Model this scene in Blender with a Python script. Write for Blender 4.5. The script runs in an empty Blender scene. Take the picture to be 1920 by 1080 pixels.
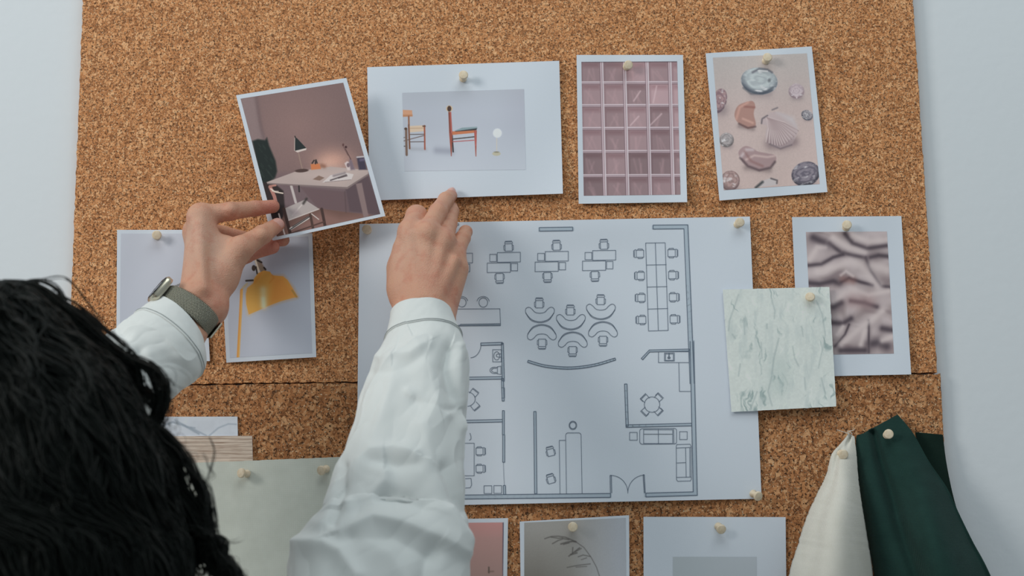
import bpy, math, random
import numpy as np
from mathutils import Matrix, Vector

# ------------------------------------------------------------------ camera, light, exposure
S = bpy.context.scene
FPX = 2667.0                                  # focal length in pixels of the 1920 px wide frame (50 mm on 36 mm)
CAM = np.array([0.0, -1.55, 1.42])
PITCH, YAW, ROLL = math.radians(10.1), 0.0, math.radians(-0.85)
cam_d = bpy.data.cameras.new('camera'); cam = bpy.data.objects.new('camera', cam_d)
S.collection.objects.link(cam)
cam_m = Matrix.Rotation(YAW, 4, 'Z') @ Matrix.Rotation(math.pi/2 + PITCH, 4, 'X') @ Matrix.Rotation(ROLL, 4, 'Z')
cam.matrix_world = Matrix.Translation(Vector(CAM)) @ cam_m
cam_d.sensor_width = 36; cam_d.lens = 36*FPX/1920
cam_d.dof.use_dof = True; cam_d.dof.focus_distance = 1.555; cam_d.dof.aperture_fstop = 5.0
cam_d.clip_start = 0.05
S.camera = cam
RM = np.array([[cam_m[i][j] for j in range(3)] for i in range(3)])

S.view_settings.view_transform = 'Standard'; S.view_settings.look = 'None'
S.view_settings.gamma = 1.0; S.view_settings.use_curve_mapping = False
S.view_settings.exposure = -0.05

w = bpy.data.worlds.new('world'); S.world = w; w.use_nodes = True
w.node_tree.nodes['Background'].inputs[0].default_value = (0.82, 0.93, 1.0, 1)
w.node_tree.nodes['Background'].inputs[1].default_value = 0.30

def area_light(name, loc, target, size, power, col):
    d = bpy.data.lights.new(name, 'AREA'); d.shape = 'RECTANGLE'; d.size, d.size_y = size
    d.energy = power; d.color = col
    o = bpy.data.objects.new(name, d); S.collection.objects.link(o); o.location = loc
    o.rotation_euler = (Vector(target)-Vector(loc)).to_track_quat('-Z', 'Y').to_euler()
    return o
area_light('window_daylight', (-2.75, -1.95, 2.7), (0.0, 0.0, 1.75), (1.0, 1.0), 43, (1.0, 0.975, 0.93))
area_light('overhead_fill', (0.15, -1.25, 3.35), (0.1, -0.25, 1.75), (2.2, 1.2), 18.5, (0.93, 1.0, 1.0))  # unseen broad overhead light, added so brightness falls off down the board

# ------------------------------------------------------------------ helpers
def U(px, py, Y):
    """the point of the vertical plane y = Y seen at a pixel of the photograph"""
    px = np.asarray(px, float); py = np.asarray(py, float); Y = np.asarray(Y, float)
    d = np.stack([(px-960)/FPX, -(py-540)/FPX, -np.ones_like(px+py)], -1) @ RM.T
    t = (Y-CAM[1])/d[..., 1]
    return CAM + d*t[..., None]
def PJ(P):
    q = (np.asarray(P)-CAM) @ RM
    return 960+FPX*q[..., 0]/-q[..., 2], 540-FPX*q[..., 1]/-q[..., 2]

def lin(c):
    c = np.asarray(c, float)/255.0
    return np.where(c <= 0.04045, c/12.92, ((c+0.055)/1.055)**2.4)
PAPER = np.array([0.73, 0.785, 0.86])
def alb(c, ill):
    """surface colour of something that shows c where white paper shows ill"""
    return np.clip(lin(c)/lin(ill)*PAPER, 0.004, 0.92)

def mat(name, col, rough=0.7, spec=0.3, metal=0.0, sheen=0.0):
    m = bpy.data.materials.new(name); m.use_nodes = True
    b = m.node_tree.nodes['Principled BSDF']
    b.inputs['Base Color'].default_value = (*[float(x) for x in col[:3]], 1)
    b.inputs['Roughness'].default_value = rough
    b.inputs['Specular IOR Level'].default_value = spec
    b.inputs['Metallic'].default_value = metal
    if sheen: b.inputs['Sheen Weight'].default_value = sheen
    return m
def nd(m, t, **kw):
    n = m.node_tree.nodes.new(t)
    for k, v in kw.items(): setattr(n, k, v)
    return n
def lk(m, a, b): m.node_tree.links.new(a, b)
def BS(m): return m.node_tree.nodes['Principled BSDF']
def bump(m, height, dist, strength=1.0):
    b = nd(m, 'ShaderNodeBump'); b.inputs['Distance'].default_value = dist; b.inputs['Strength'].default_value = strength
    lk(m, height, b.inputs['Height']); lk(m, b.outputs[0], BS(m).inputs['Normal']); return b
def texco(m, scale=(1, 1, 1), rot=(0, 0, 0)):
    t = nd(m, 'ShaderNodeTexCoord'); mp = nd(m, 'ShaderNodeMapping')
    mp.inputs['Scale'].default_value = scale; mp.inputs['Rotation'].default_value = rot
    lk(m, t.outputs['Object'], mp.inputs[0]); return mp.outputs[0]
def noise(m, v, scale, detail=3, rough=0.5, dist=0):
    n = nd(m, 'ShaderNodeTexNoise'); n.inputs['Scale'].default_value = scale; n.inputs['Detail'].default_value = detail
    n.inputs['Roughness'].default_value = rough; n.inputs['Distortion'].default_value = dist
    lk(m, v, n.inputs['Vector']); return n
def ramp(m, f, stops, interp='LINEAR'):
    r = nd(m, 'ShaderNodeValToRGB'); cr = r.color_ramp; cr.interpolation = interp
    while len(cr.elements) < len(stops): cr.elements.new(0.5)
    for e, (p, c) in zip(cr.elements, stops): e.position = p; e.color = (*c[:3], 1)
    lk(m, f, r.inputs[0]); return r.outputs[0]
def mix(m, f, a, b, mode='MIX'):
    n = nd(m, 'ShaderNodeMix', data_type='RGBA', blend_type=mode)
    for s, v in ((0, f), (6, a), (7, b)):
        if isinstance(v, (int, float)): n.inputs[s].default_value = v
        elif isinstance(v, (tuple, list)): n.inputs[s].default_value = (*v[:3], 1)
        else: lk(m, v, n.inputs[s])
    return n.outputs[2]

def mesh(name, V, F, m=None, parent=None, smooth=True, cols=None, mi=None):
    """V (n,3); F is an (k,4)/(k,3) array or a list of such arrays or a list of tuples"""
    me = bpy.data.meshes.new(name); V = np.asarray(V, np.float32)
    if isinstance(F, np.ndarray): F = [F]
    if len(F) and isinstance(F[0], np.ndarray):
        loops = np.concatenate([f.ravel() for f in F]).astype(np.int32)
        tot = np.concatenate([np.full(len(f), f.shape[1], np.int32) for f in F])
    else:
        loops = np.array([i for f in F for i in f], np.int32); tot = np.array([len(f) for f in F], np.int32)
    st = np.concatenate([[0], np.cumsum(tot)[:-1]]).astype(np.int32)
    me.vertices.add(len(V)); me.vertices.foreach_set('co', V.ravel())
    me.loops.add(len(loops)); me.loops.foreach_set('vertex_index', loops)
    me.polygons.add(len(tot)); me.polygons.foreach_set('loop_start', st); me.polygons.foreach_set('loop_total', tot)
    if mi is not None: me.polygons.foreach_set('material_index', np.asarray(mi, np.int32))
    me.update(calc_edges=True)
    me.polygons.foreach_set('use_smooth', np.full(len(tot), smooth)); me.validate()
    if cols is not None:
        a = me.color_attributes.new('Col', 'FLOAT_COLOR', 'POINT')
        a.data.foreach_set('color', np.concatenate([cols, np.ones((len(cols), 1))], 1).astype(np.float32).ravel())
    for x in (m if isinstance(m, (list, tuple)) else [m]):
        if x: me.materials.append(x)
    o = bpy.data.objects.new(name, me); S.collection.objects.link(o)
    if parent: o.parent = parent
    return o
def empty(name, loc):
    o = bpy.data.objects.new(name, None); S.collection.objects.link(o); o.location = Vector(loc); o.empty_display_size = 0.02; return o
def adopt(ch, root):
    """parents a mesh built in world coordinates to an Empty without moving it"""
    bpy.context.view_layer.update(); ch.parent = root; ch.location = -root.location; return ch
def tag(o, label=None, cat=None, group=None, kind=None):
    for k, v in (('label', label), ('category', cat), ('group', group), ('kind', kind)):
        if v: o[k] = v
    return o
def join(parts):
    """[(V, F quads)] -> one V, F"""
    Vs, Fs, n = [], [], 0
    for V, F in parts:
        Vs.append(V); Fs += [f+n for f in (F if isinstance(F, list) else [F])]; n += len(V)
    return np.concatenate(Vs), Fs
def gridfaces(nu, nv, off=0, flip=False, wrap=False):
    i, j = np.meshgrid(np.arange(nu-1), np.arange(nv if wrap else nv-1), indexing='ij')
    i = i.ravel(); j = j.ravel(); j2 = (j+1) % nv
    q = np.stack([i*nv+j, (i+1)*nv+j, (i+1)*nv+j2, i*nv+j2], 1)+off
    return q[:, ::-1] if flip else q
def catmull(P, n):
    P = np.asarray(P, float); k = len(P)
    t = np.linspace(0, k-1, n); i = np.clip(t.astype(int), 0, k-2); f = (t-i)[:, None]
    p0, p1, p2, p3 = P[np.clip(i-1, 0, k-1)], P[i], P[i+1], P[np.clip(i+2, 0, k-1)]
    return 0.5*((2*p1)+(-p0+p2)*f+(2*p0-5*p1+4*p2-p3)*f**2+(-p0+3*p1-3*p2+p3)*f**3)
def box(x0, x1, y0, y1, z0, z1):
    V = np.array([(x, y, z) for x in (x0, x1) for y in (y0, y1) for z in (z0, z1)], float)
    F = np.array([(0, 1, 3, 2), (4, 6, 7, 5), (0, 4, 5, 1), (2, 3, 7, 6), (0, 2, 6, 4), (1, 5, 7, 3)])
    return V, F
def segdist(X, Y, pts):
    """distance of every (X, Y) to a polyline, and the side of it"""
    D = np.full(X.shape, 1e9); Sg = np.zeros(X.shape)
    for (ax, ay), (bx, by) in zip(pts[:-1], pts[1:]):
        dx, dy = bx-ax, by-ay; L = dx*dx+dy*dy+1e-9
        t = np.clip(((X-ax)*dx+(Y-ay)*dy)/L, 0, 1)
        d = np.hypot(X-ax-t*dx, Y-ay-t*dy); m = d < D
        D = np.where(m, d, D); Sg = np.where(m, np.sign((X-ax)*dy-(Y-ay)*dx), Sg)
    return D, Sg
def vnoise(X, Y, seed=0, oct=3):
    r = np.random.RandomState(seed); T = r.rand(64, 64); out = 0; a = 1; s = 0
    for o in range(oct):
        x = X*2**o+o*17.3; y = Y*2**o+o*5.1
        i = np.floor(x).astype(int); j = np.floor(y).astype(int); fx = x-i; fy = y-j
        fx = fx*fx*(3-2*fx); fy = fy*fy*(3-2*fy); g = lambda a_, b_: T[a_ % 64, b_ % 64]
        out = out+a*(g(i, j)*(1-fx)*(1-fy)+g(i+1, j)*fx*(1-fy)+g(i, j+1)*(1-fx)*fy+g(i+1, j+1)*fx*fy)
        s += a; a *= 0.5
    return out/s

# ------------------------------------------------------------------ materials
M = {}
def make_cork(name, k, dk):
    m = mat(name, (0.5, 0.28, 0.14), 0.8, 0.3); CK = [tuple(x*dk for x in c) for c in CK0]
    v0 = texco(m, (k, k, k))
    nz = noise(m, v0, 260, 2); 
    dv = nd(m, 'ShaderNodeVectorMath', operation='MULTIPLY_ADD')
    lk(m, nz.outputs['Color'], dv.inputs[0]); dv.inputs[1].default_value = (0.006, 0.006, 0.006); lk(m, v0, dv.inputs[2])
    v = dv.outputs[0]
    def vor(sc, feature='F1', src=v, stretch=None):
        n = nd(m, 'ShaderNodeTexVoronoi', feature=feature); n.inputs['Scale'].default_value = sc
        if stretch:
            mp = nd(m, 'ShaderNodeMapping'); mp.inputs['Scale'].default_value = stretch[0]; mp.inputs['Rotation'].default_value = stretch[1]
            lk(m, src, mp.inputs[0]); src = mp.outputs[0]
        lk(m, src, n.inputs['Vector']); return n
    a = vor(300, stretch=((1, 1, 0.6), (0, 0.6, 0)))
    b = vor(420, stretch=((0.5, 1, 1), (0, -0.5, 0)))
    sep = nd(m, 'ShaderNodeSeparateColor'); lk(m, a.outputs['Color'], sep.inputs[0])
    sep2 = nd(m, 'ShaderNodeSeparateColor'); lk(m, b.outputs['Color'], sep2.inputs[0])
    base = ramp(m, sep.outputs[0], [(0, CK[0]), (0.25, CK[1]), (0.6, CK[2]), (1, CK[3])])
    base2 = ramp(m, sep2.outputs[1], [(0, CK[0]), (0.3, CK[1]), (0.7, CK[2]), (1, CK[3])])
    big = noise(m, v0, 22, 3)
    pick = noise(m, v0, 150, 2); c = mix(m, ramp(m, pick.outputs[0], [(0.47, (0, 0, 0)), (0.53, (1, 1, 1))]), base, base2)
    c = mix(m, 0.10, c, ramp(m, big.outputs[0], [(0.3, CK[1]), (0.7, CK[3])]))
    # dark gaps between the granules and dark bark specks
    e = vor(300, 'DISTANCE_TO_EDGE', stretch=((1, 1, 0.6), (0, 0.6, 0)))
    gap = ramp(m, e.outputs[0], [(0.0, (1, 1, 1)), (0.17, (0, 0, 0))])
    gn = noise(m, v0, 330, 2); gm = ramp(m, gn.outputs[0], [(0.46, (0, 0, 0)), (0.62, (1, 1, 1))])
    gf = mix(m, 1.0, gap, gm, 'MULTIPLY')
    c = mix(m, gf, c, CK[4])
    sp = noise(m, v0, 520, 1); sf = ramp(m, sp.outputs[0], [(0.635, (0, 0, 0)), (0.67, (1, 1, 1))])
    c = mix(m, sf, c, CK[4])
    sl = noise(m, v0, 610, 1); lf = ramp(m, sl.outputs[0], [(0.645, (0, 0, 0)), (0.70, (0.85, 0.85, 0.85))])
    c = mix(m, lf, c, CK[5])
    lk(m, c, BS(m).inputs['Base Color'])
    h = mix(m, gf, sep.outputs[1], (0, 0, 0)); h2 = mix(m, 0.5, h, gn.outputs[0])
    bump(m, h2, 0.0018, 0.9)
    return m
CK0 = [(0.31, 0.118, 0.040), (0.51, 0.203, 0.074), (0.72, 0.312, 0.120), (0.92, 0.51, 0.25), (0.045, 0.017, 0.006), (1.0, 0.80, 0.55)]
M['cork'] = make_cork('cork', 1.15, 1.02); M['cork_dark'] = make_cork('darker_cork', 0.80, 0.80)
def make_wall():
    m = mat('wall_paint', (0.76, 0.80, 0.83), 0.85, 0.15)
    v = texco(m); n = noise(m, v, 90, 3); bump(m, n.outputs[0], 0.0012, 0.25); return m
M['wall'] = make_wall()
def make_paper():
    m = mat('paper', PAPER, 0.6, 0.25); v = texco(m); n = noise(m, v, 700, 2); bump(m, n.outputs[0], 0.0002, 0.3); return m
M['paper'] = make_paper()
def make_print(name, rough=0.5):
    m = mat(name, (1, 1, 1), rough, 0.3)
    a = nd(m, 'ShaderNodeAttribute', attribute_name='Col'); lk(m, a.outputs['Color'], BS(m).inputs['Base Color']); return m
M['print'] = make_print('printed_ink'); M['stone_print'] = make_print('stone_sample', 0.45)
M['ink'] = mat('drawing_ink', (0.15, 0.19, 0.25), 0.6, 0.2)
M['ink_fill'] = mat('drawing_fill', (0.50, 0.58, 0.66), 0.6, 0.2)
def make_pinwood():
    m = mat('pin_wood', (0.72, 0.55, 0.36), 0.5, 0.3); v = texco(m, (260, 260, 60)); n = noise(m, v, 1, 3)
    lk(m, ramp(m, n.outputs[0], [(0.3, (0.72, 0.58, 0.40)), (0.7, (0.86, 0.75, 0.58))]), BS(m).inputs['Base Color']); return m
M['pin'] = make_pinwood()
M['steel'] = mat('steel', (0.55, 0.55, 0.52), 0.3, 0.5, 1.0)
def make_cloth(name, c1, c2, sc=2200, d=0.0004, rough=0.9, sheen=0.2):
    m = mat(name, c1, rough, 0.15, sheen=sheen); v = texco(m)
    wx = nd(m, 'ShaderNodeTexWave', bands_direction='X'); wx.inputs['Scale'].default_value = sc/6.28; wx.inputs['Distortion'].default_value = 1.5
    wz = nd(m, 'ShaderNodeTexWave', bands_direction='Z'); wz.inputs['Scale'].default_value = sc/6.28; wz.inputs['Distortion'].default_value = 1.5
    lk(m, v, wx.inputs[0]); lk(m, v, wz.inputs[0])
    w_ = mix(m, 0.5, wx.outputs[0], wz.outputs[0]); n = noise(m, v, 60, 4)
    f = mix(m, 0.5, w_, n.outputs[0])
    lk(m, ramp(m, f, [(0.3, c1), (0.7, c2)]), BS(m).inputs['Base Color']); bump(m, w_, d, 0.6); return m
M['linen'] = make_cloth('linen', (0.60, 0.63, 0.56), (0.73, 0.76, 0.69), 2600, 0.0002)
M['cream'] = make_cloth('cream_cotton', (0.66, 0.64, 0.56), (0.76, 0.74, 0.67))
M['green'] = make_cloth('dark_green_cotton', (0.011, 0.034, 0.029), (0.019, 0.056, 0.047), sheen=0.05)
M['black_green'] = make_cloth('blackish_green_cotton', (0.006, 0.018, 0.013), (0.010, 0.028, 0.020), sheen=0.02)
def make_shirt():
    m = mat('white_cotton', (0.745, 0.775, 0.76), 0.85, 0.15, sheen=0.15); v = texco(m); n = noise(m, v, 1500, 2)
    n2 = noise(m, v, 22, 2, 0.4); f = mix(m, 0.2, n2.outputs[0], n.outputs[0]); bump(m, f, 0.0030, 0.25); return m
M['shirt'] = make_shirt()
M['stitch'] = mat('stitching', (0.34, 0.37, 0.37), 0.8, 0.1)
def a_out(m): return next(n for n in m.node_tree.nodes if n.type == 'ATTRIBUTE').outputs['Color']
def make_skin():
    m = make_print('skin', 0.48); b = BS(m); b.inputs['Subsurface Weight'].default_value = 0.12
    b.inputs['Subsurface Radius'].default_value = (1, 0.35, 0.2); b.inputs['Subsurface Scale'].default_value = 0.004
    b.inputs['Specular IOR Level'].default_value = 0.35
    v = texco(m); vo = nd(m, 'ShaderNodeTexVoronoi'); vo.inputs['Scale'].default_value = 900; lk(m, v, vo.inputs['Vector'])
    n = noise(m, v, 170, 5, 0.65); f = mix(m, 0.6, vo.outputs[0], n.outputs[0]); bump(m, f, 0.0012, 0.6)
    bl = noise(m, v, 75, 3, 0.6); lk(m, mix(m, 1.0, a_out(m), ramp(m, bl.outputs[0], [(0.3, (0.93, 0.80, 0.78)), (0.5, (1, 1, 1)), (0.72, (1.0, 1.03, 1.02))]), 'MULTIPLY'), b.inputs['Base Color']); return m
M['skin'] = make_skin()
M['hair'] = mat('black_hair', (0.0025, 0.0046, 0.0034), 0.48, 0.2)
M['floor'] = mat('floor_concrete', (0.45, 0.45, 0.43), 0.7, 0.2)

# ------------------------------------------------------------------ the setting
o = mesh('wall_back', *box(-3.2, 3.2, 0.012, 0.16, 0, 3.0), M['wall'], smooth=False); tag(o, kind='structure')
o = mesh('floor', *box(-3.2, 3.2, -3.2, 0.16, -0.1, 0), M['floor'], smooth=False); tag(o, kind='structure')
o = mesh('baseboard_back', *box(-3.2, 3.2, 0.0, 0.012, 0, 0.09), mat('trim_paint', (0.75, 0.77, 0.76), 0.5), smooth=False); tag(o, kind='structure')

# two cork boards butted one above the other
def board(corners, label, seed, m):
    """corners TL TR BR BL in frame pixels on the board face"""
    r = np.random.RandomState(seed); pts = []
    C4 = [U(x, y, 0.0) for x, y in corners]
    for a, b in zip(C4, C4[1:]+C4[:1]):
        n = int(np.linalg.norm(b-a)/0.004)
        for k in range(n):
            p = a+(b-a)*k/n; j = r.normal(0, 0.00035, 3); j[1] = 0; pts.append(p+j)
    P = np.array(pts); n = len(P); B = P+np.array([0, 0.0115, 0]); c = P.mean(0)
    e = P+(c-P)*0.0012                                  # a slightly worn front arris
    V = np.concatenate([e+np.array([0, -0.0, 0]), P+np.array([0, 0.0008, 0]), B])
    i = np.arange(n); j = (i+1) % n
    F = [tuple(i), tuple(2*n+i[::-1])]+[(a, n+a, n+b, b) for a, b in zip(i, j)]+[(n+a, 2*n+a, 2*n+b, n+b) for a, b in zip(i, j)]
    F = [tuple(int(q) for q in f) for f in F]
    o = mesh('cork_board', V, F, m, smooth=False); tag(o, label, 'cork board', 'cork boards on the wall'); return o
board([(161, -160), (1701.5, -160), (1757.5, 698.5), (126.8, 723.8)], 'upper cork board on the pale wall, carrying the pinned prints of the top rows', 1, M['cork'])
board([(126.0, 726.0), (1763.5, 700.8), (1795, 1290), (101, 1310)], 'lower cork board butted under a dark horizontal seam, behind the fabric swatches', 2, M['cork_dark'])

# ------------------------------------------------------------------ sheets of paper
def bil(c, u, v):
    c = np.asarray(c, float); u = np.asarray(u)[..., None]; v = np.asarray(v)[..., None]
    return c[0]*(1-u)*(1-v)+c[1]*u*(1-v)+c[2]*u*v+c[3]*(1-u)*v
def slab(c, Y0, bend, nu=40, nv=40, th=0.00035, rough=0.0, seed=0):
    u, v = np.meshgrid(np.linspace(0, 1, nu), np.linspace(0, 1, nv), indexing='ij')
    p = bil(c, u, v)
    if rough:
        rr = np.random.RandomState(seed); 
        for e in ((0, slice(None)), (-1, slice(None)), (slice(None), 0), (slice(None), -1)): p[e] += rr.normal(0, rough, p[e].shape)
    P = U(p[..., 0], p[..., 1], Y0 - bend(u, v)).reshape(-1, 3)
    B = P+np.array([0, th, 0]); n = nu*nv
    F = [gridfaces(nu, nv), gridfaces(nu, nv, n, True)]
    idx = np.arange(n).reshape(nu, nv)
    ring = np.concatenate([idx[:-1, 0], idx[-1, :-1], idx[:0:-1, -1], idx[0, :0:-1]]); k = len(ring)
    a = np.arange(k)+2*n; b = np.roll(a, -1)                # the cut edge has its own vertices, so it stays crisp
    F.append(np.stack([a, b, b+k, a+k], 1)[:, ::-1])
    return np.concatenate([P, B, P[ring], B[ring]]), F
def smo(pts, n=60):
    p = list(pts); q = catmull(p[-2:]+p+p[:3], n); return [tuple(x) for x in catmull(p[-1:]+p+p[:2], n)[n//(len(p)+2):n-n//(len(p)+2)]]
class Paint:
    def __init__(s, c, ill, per=1.25, T=(0, 0, 1)):
        c = np.asarray(c, float); s.c = c; s.ill = ill
        wpx = np.linalg.norm(c[1]-c[0]); hpx = np.linalg.norm(c[3]-c[0])
        s.nu, s.nv = int(wpx*per), int(hpx*per)
        s.u, s.v = np.meshgrid(np.linspace(0, 1, s.nu), np.linspace(0, 1, s.nv), indexing='ij')
        p = bil(c, s.u, s.v); s.px, s.py = p[..., 0], p[..., 1]
        s.X = (s.px-T[0])*T[2]; s.Y = (s.py-T[1])*T[2]; s.s = T[2]
        s.C = np.zeros(s.X.shape+(3,))
    def fill(s, col): s.C[:] = col
    def over(s, col, a):
        s.C[:] = s.C*(1-a[..., None])+np.asarray(col, float)*a[..., None]
    def sd(s, pts):
        pts = list(pts); X, Y = s.X, s.Y; ins = np.zeros(X.shape, bool)
        for (ax, ay), (bx, by) in zip(pts, pts[1:]+pts[:1]):
            c_ = ((ay > Y) != (by > Y)) & (X < (bx-ax)*(Y-ay)/((by-ay) if by != ay else 1e-9)+ax); ins ^= c_
        d, _ = segdist(X, Y, pts+pts[:1]); return np.where(ins, -d, d)
    def poly(s, pts, col, soft=1.0, a=1.0): s.over(col, a*np.clip(0.5-s.sd(pts)/(soft*s.s), 0, 1))
    def line(s, pts, wd, col, soft=1.0, a=1.0):
        d, _ = segdist(s.X, s.Y, pts); s.over(col, a*np.clip(0.5-(d-wd/2)/(soft*s.s), 0, 1))
    def soft(s, pts, wd, col, a=1.0):
        d, _ = segdist(s.X, s.Y, pts); s.over(col, a*np.exp(-(d/wd)**2))
    def ell(s, cx, cy, rx, ry, rot, col, soft=1.0, a=1.0):
        t = math.radians(rot); x = (s.X-cx)*math.cos(t)+(s.Y-cy)*math.sin(t); y = -(s.X-cx)*math.sin(t)+(s.Y-cy)*math.cos(t)
        r = np.hypot(x/rx, y/ry); s.over(col, a*np.clip(0.5-(r-1)*min(rx, ry)/(soft*s.s), 0, 1))
        return x/rx, y/ry, np.clip(0.5-(r-1)*min(rx, ry)/(soft*s.s), 0, 1)
    def mul(s, f): s.C *= np.clip(f, 0, 3)[..., None] if np.ndim(f) == 2 else f
    def grain(s, amt, sc=1.0, seed=0): s.mul(1+amt*(vnoise(s.px*sc, s.py*sc, seed)-0.5)*2)
    def build(s, name, Y0, bend_uv, parent, m=None):
        """bend_uv works in the sheet's own u, v"""
        P = U(s.px, s.py, Y0-bend_uv(s.px, s.py)-0.00018).reshape(-1, 3)
        cols = alb(np.clip(s.C, 0, 255), s.ill).reshape(-1, 3)
        return mesh(name, P, gridfaces(s.nu, s.nv), m or M['print'], parent, cols=cols)
def inv_uv(c, px, py):
    """approximate u, v of a pixel in the quad (a few Newton steps)"""
    c = np.asarray(c, float); u = np.full(np.shape(px), .5); v = u.copy()
    for _ in range(5):
        p = bil(c, u, v); ex, ey = px-p[..., 0], py-p[..., 1]
        du = (c[1]-c[0])*(1-v)[..., None]+(c[2]-c[3])*v[..., None]; dv = (c[3]-c[0])*(1-u)[..., None]+(c[2]-c[1])*u[..., None]
        det = du[..., 0]*dv[..., 1]-du[..., 1]*dv[..., 0]
        u = u+(ex*dv[..., 1]-ey*dv[..., 0])/det; v = v+(ey*du[..., 0]-ex*du[..., 1])/det
    return u, v
def sheet(name, c, Y0, bend, label, cat, m=None, group=None, paint=None, pname='printed_picture', n=44, rough=0.0, th=0.00035, pm=None):
    V, F = slab(c, Y0, bend, n, n, th, rough)
    if paint is None: return tag(mesh(name, V, F, m or M['paper']), label, cat, group)
    o = empty(name, V.mean(0)); tag(o, label, cat, group)
    adopt(mesh('paper_sheet' if 'sample' not in name else 'sample_board', V, F, m or M['paper']), o)
    if paint is not None:
        def b(px, py):
            u, v = inv_uv(c, px, py); return bend(np.clip(u, 0, 1), np.clip(v, 0, 1))
        adopt(paint.build(pname, Y0, b, None, pm), o)
    return o
def bnd(tl=0.002, tr=0.002, br=0.002, bl=0.002, mid=0.0, wave=0.0, ph=0.0):
    def f(u, v):
        return 0.0008+tl*((1-u)*(1-v))**2+tr*(u*(1-v))**2+br*(u*v)**2+bl*((1-u)*v)**2+mid*16*u*(1-u)*v*(1-v)+wave*(1+np.sin(6.3*(u*1.3+v*0.6)+ph))
    return f
GP = 'photo prints pinned on the cork'

# --- print of two chairs and a lamp
T = (740, 150, 5.685)
P = Paint([(754, 174), (982.5, 167), (986, 318), (758.5, 321)], (187, 198, 210), 1.4, T)
P.fill((172, 180, 194)); P.over((182, 191, 204), np.clip((P.v-0.45)*1.8, 0, 1)); P.over((160, 162, 178), np.clip((P.u-0.75)*3, 0, 1)*np.clip(1-P.v*1.3, 0, 1)*0.55)
P.over((160, 168, 178), np.clip(1-P.v*4, 0, 1)*0.35)
P.soft([(450, 750), (600, 760)], 40, (140, 146, 162), 0.7); P.soft([(180, 735), (330, 740)], 22, (150, 155, 165), 0.5)
P.poly([(86, 318), (185, 322), (190, 385), (86, 392)], (196, 150, 122)); P.poly([(86, 370), (190, 370), (190, 388), (86, 392)], (176, 128, 98), 2)
P.line([(150, 388), (152, 480)], 17, (140, 98, 76)); P.poly([(165, 490), (325, 482), (322, 545), (150, 560), (140, 500)], (202, 184, 165)); P.line([(160, 515), (310, 512)], 8, (180, 155, 130))
P.line([(150, 480), (160, 730)], 18, (120, 84, 68)); P.line([(318, 488), (322, 738)], 16, (150, 84, 66)); P.line([(302, 492), (325, 492)], 14, (96, 70, 58))
P.line([(165, 580), (312, 578)], 8, (84, 72, 70)); P.line([(95, 650), (312, 592)], 8, (100, 80, 76)); P.line([(165, 660), (312, 658)], 8, (90, 76, 74)); P.line([(92, 706), (120, 706)], 8, (60, 54, 54)); P.line([(92, 614), (120, 612)], 7, (90, 80, 78))
P.line([(122, 520), (128, 798)], 25, (118, 98, 88)); P.ell(118, 520, 16, 14, 0, (84, 68, 60))
P.line([(612, 590), (624, 765)], 15, (52, 48, 50)); P.poly([(572, 340), (602, 340), (616, 575), (608, 812), (600, 812), (580, 560)], (146, 80, 68)); P.line([(578, 345), (592, 560)], 6, (96, 56, 50)); P.line([(598, 345), (604, 560)], 7, (178, 98, 96))
P.ell(583, 305, 34, 34, 0, (196, 176, 150)); P.ell(582, 306, 22, 30, 0, (74, 56, 50))
P.poly([(612, 548), (866, 532), (862, 562), (615, 586)], (182, 114, 82)); P.poly([(640, 545), (880, 512), (872, 534), (650, 550)], (50, 52, 58)); P.poly([(640, 540), (720, 508), (880, 498), (878, 514), (660, 542)], (128, 150, 158))
P.poly([(846, 540), (876, 536), (870, 815), (862, 815)], (152, 84, 74)); P.line([(858, 545), (864, 700)], 7, (184, 98, 100))
P.line([(620, 630), (846, 606)], 11, (60, 52, 50)); P.line([(620, 658), (844, 642)], 9, (164, 84, 84))
P.line([(1088, 620), (1088, 775)], 7, (196, 190, 178)); P.ell(1085, 786, 44, 22, 0, (178, 176, 158)); P.ell(1086, 768, 28, 7, 0, (128, 126, 112)); P.ell(1095, 566, 48, 50, 0, (205, 212, 222), 2)
sheet('photo_print', [(688.5, 126), (1048.5, 114), (1055.5, 363), (693, 376)], -0.0006, bnd(.001, .003, .010, .004, 0.0008, 0.0012), 'large white print of two wooden chairs and a globe lamp, topmost row', 'photo print', group=GP, paint=P)

# --- glass block print
T = (1060, 70, 3.273)
P = Paint([(1090, 116), (1269.5, 115), (1276, 365), (1094.5, 367)], (180, 193, 206), 1.5, T)
P.fill((142, 124, 131)); P.grain(0.10, 0.12, 3)
cx = lambda i, y: (84, 222, 362, 500, 640, 780)[i]+(y-150)*0.026*(1 if i else .9)
ry = (145, 280, 420, 560, 702, 850, 990)
rr = np.random.RandomState(5)
for j in range(6):
    for i in range(5):
        x0, x1 = cx(i, ry[j])+12, cx(i+1, ry[j])-10; y0, y1 = ry[j]+8, ry[j+1]-8
        g = 0.87+0.22*rr.rand()-0.03*j+0.03*i
        P.poly([(x0, y0), (x1, y0), (x1+3, y1), (x0+3, y1)], np.array((150, 130, 137))*g)
        P.poly([(x0, y0), (x1, y0), (x1-8, y0+30), (x0+12, y0+30)], np.array((128, 103, 110))*g, 8, 0.75); P.line([(x0+5, y0), (x0+7, y1)], 9, np.array((122, 100, 108))*g, 3, .55)
        for _ in range(3):
            a = rr.rand(2); P.line([(x0+20+a[0]*60, y0+30+a[1]*40), (x0+30+rr.rand()*60, y1-10)], 5, (178, 150, 158), 5, 0.35)
for q in ((400, 540, 450, 485), (590, 470, 520, 540), (560, 300, 540, 400), (420, 390, 460, 330)): P.line([(q[0], q[1]), (q[2], q[3])], 6, (200, 180, 188), 3, .8)
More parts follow.
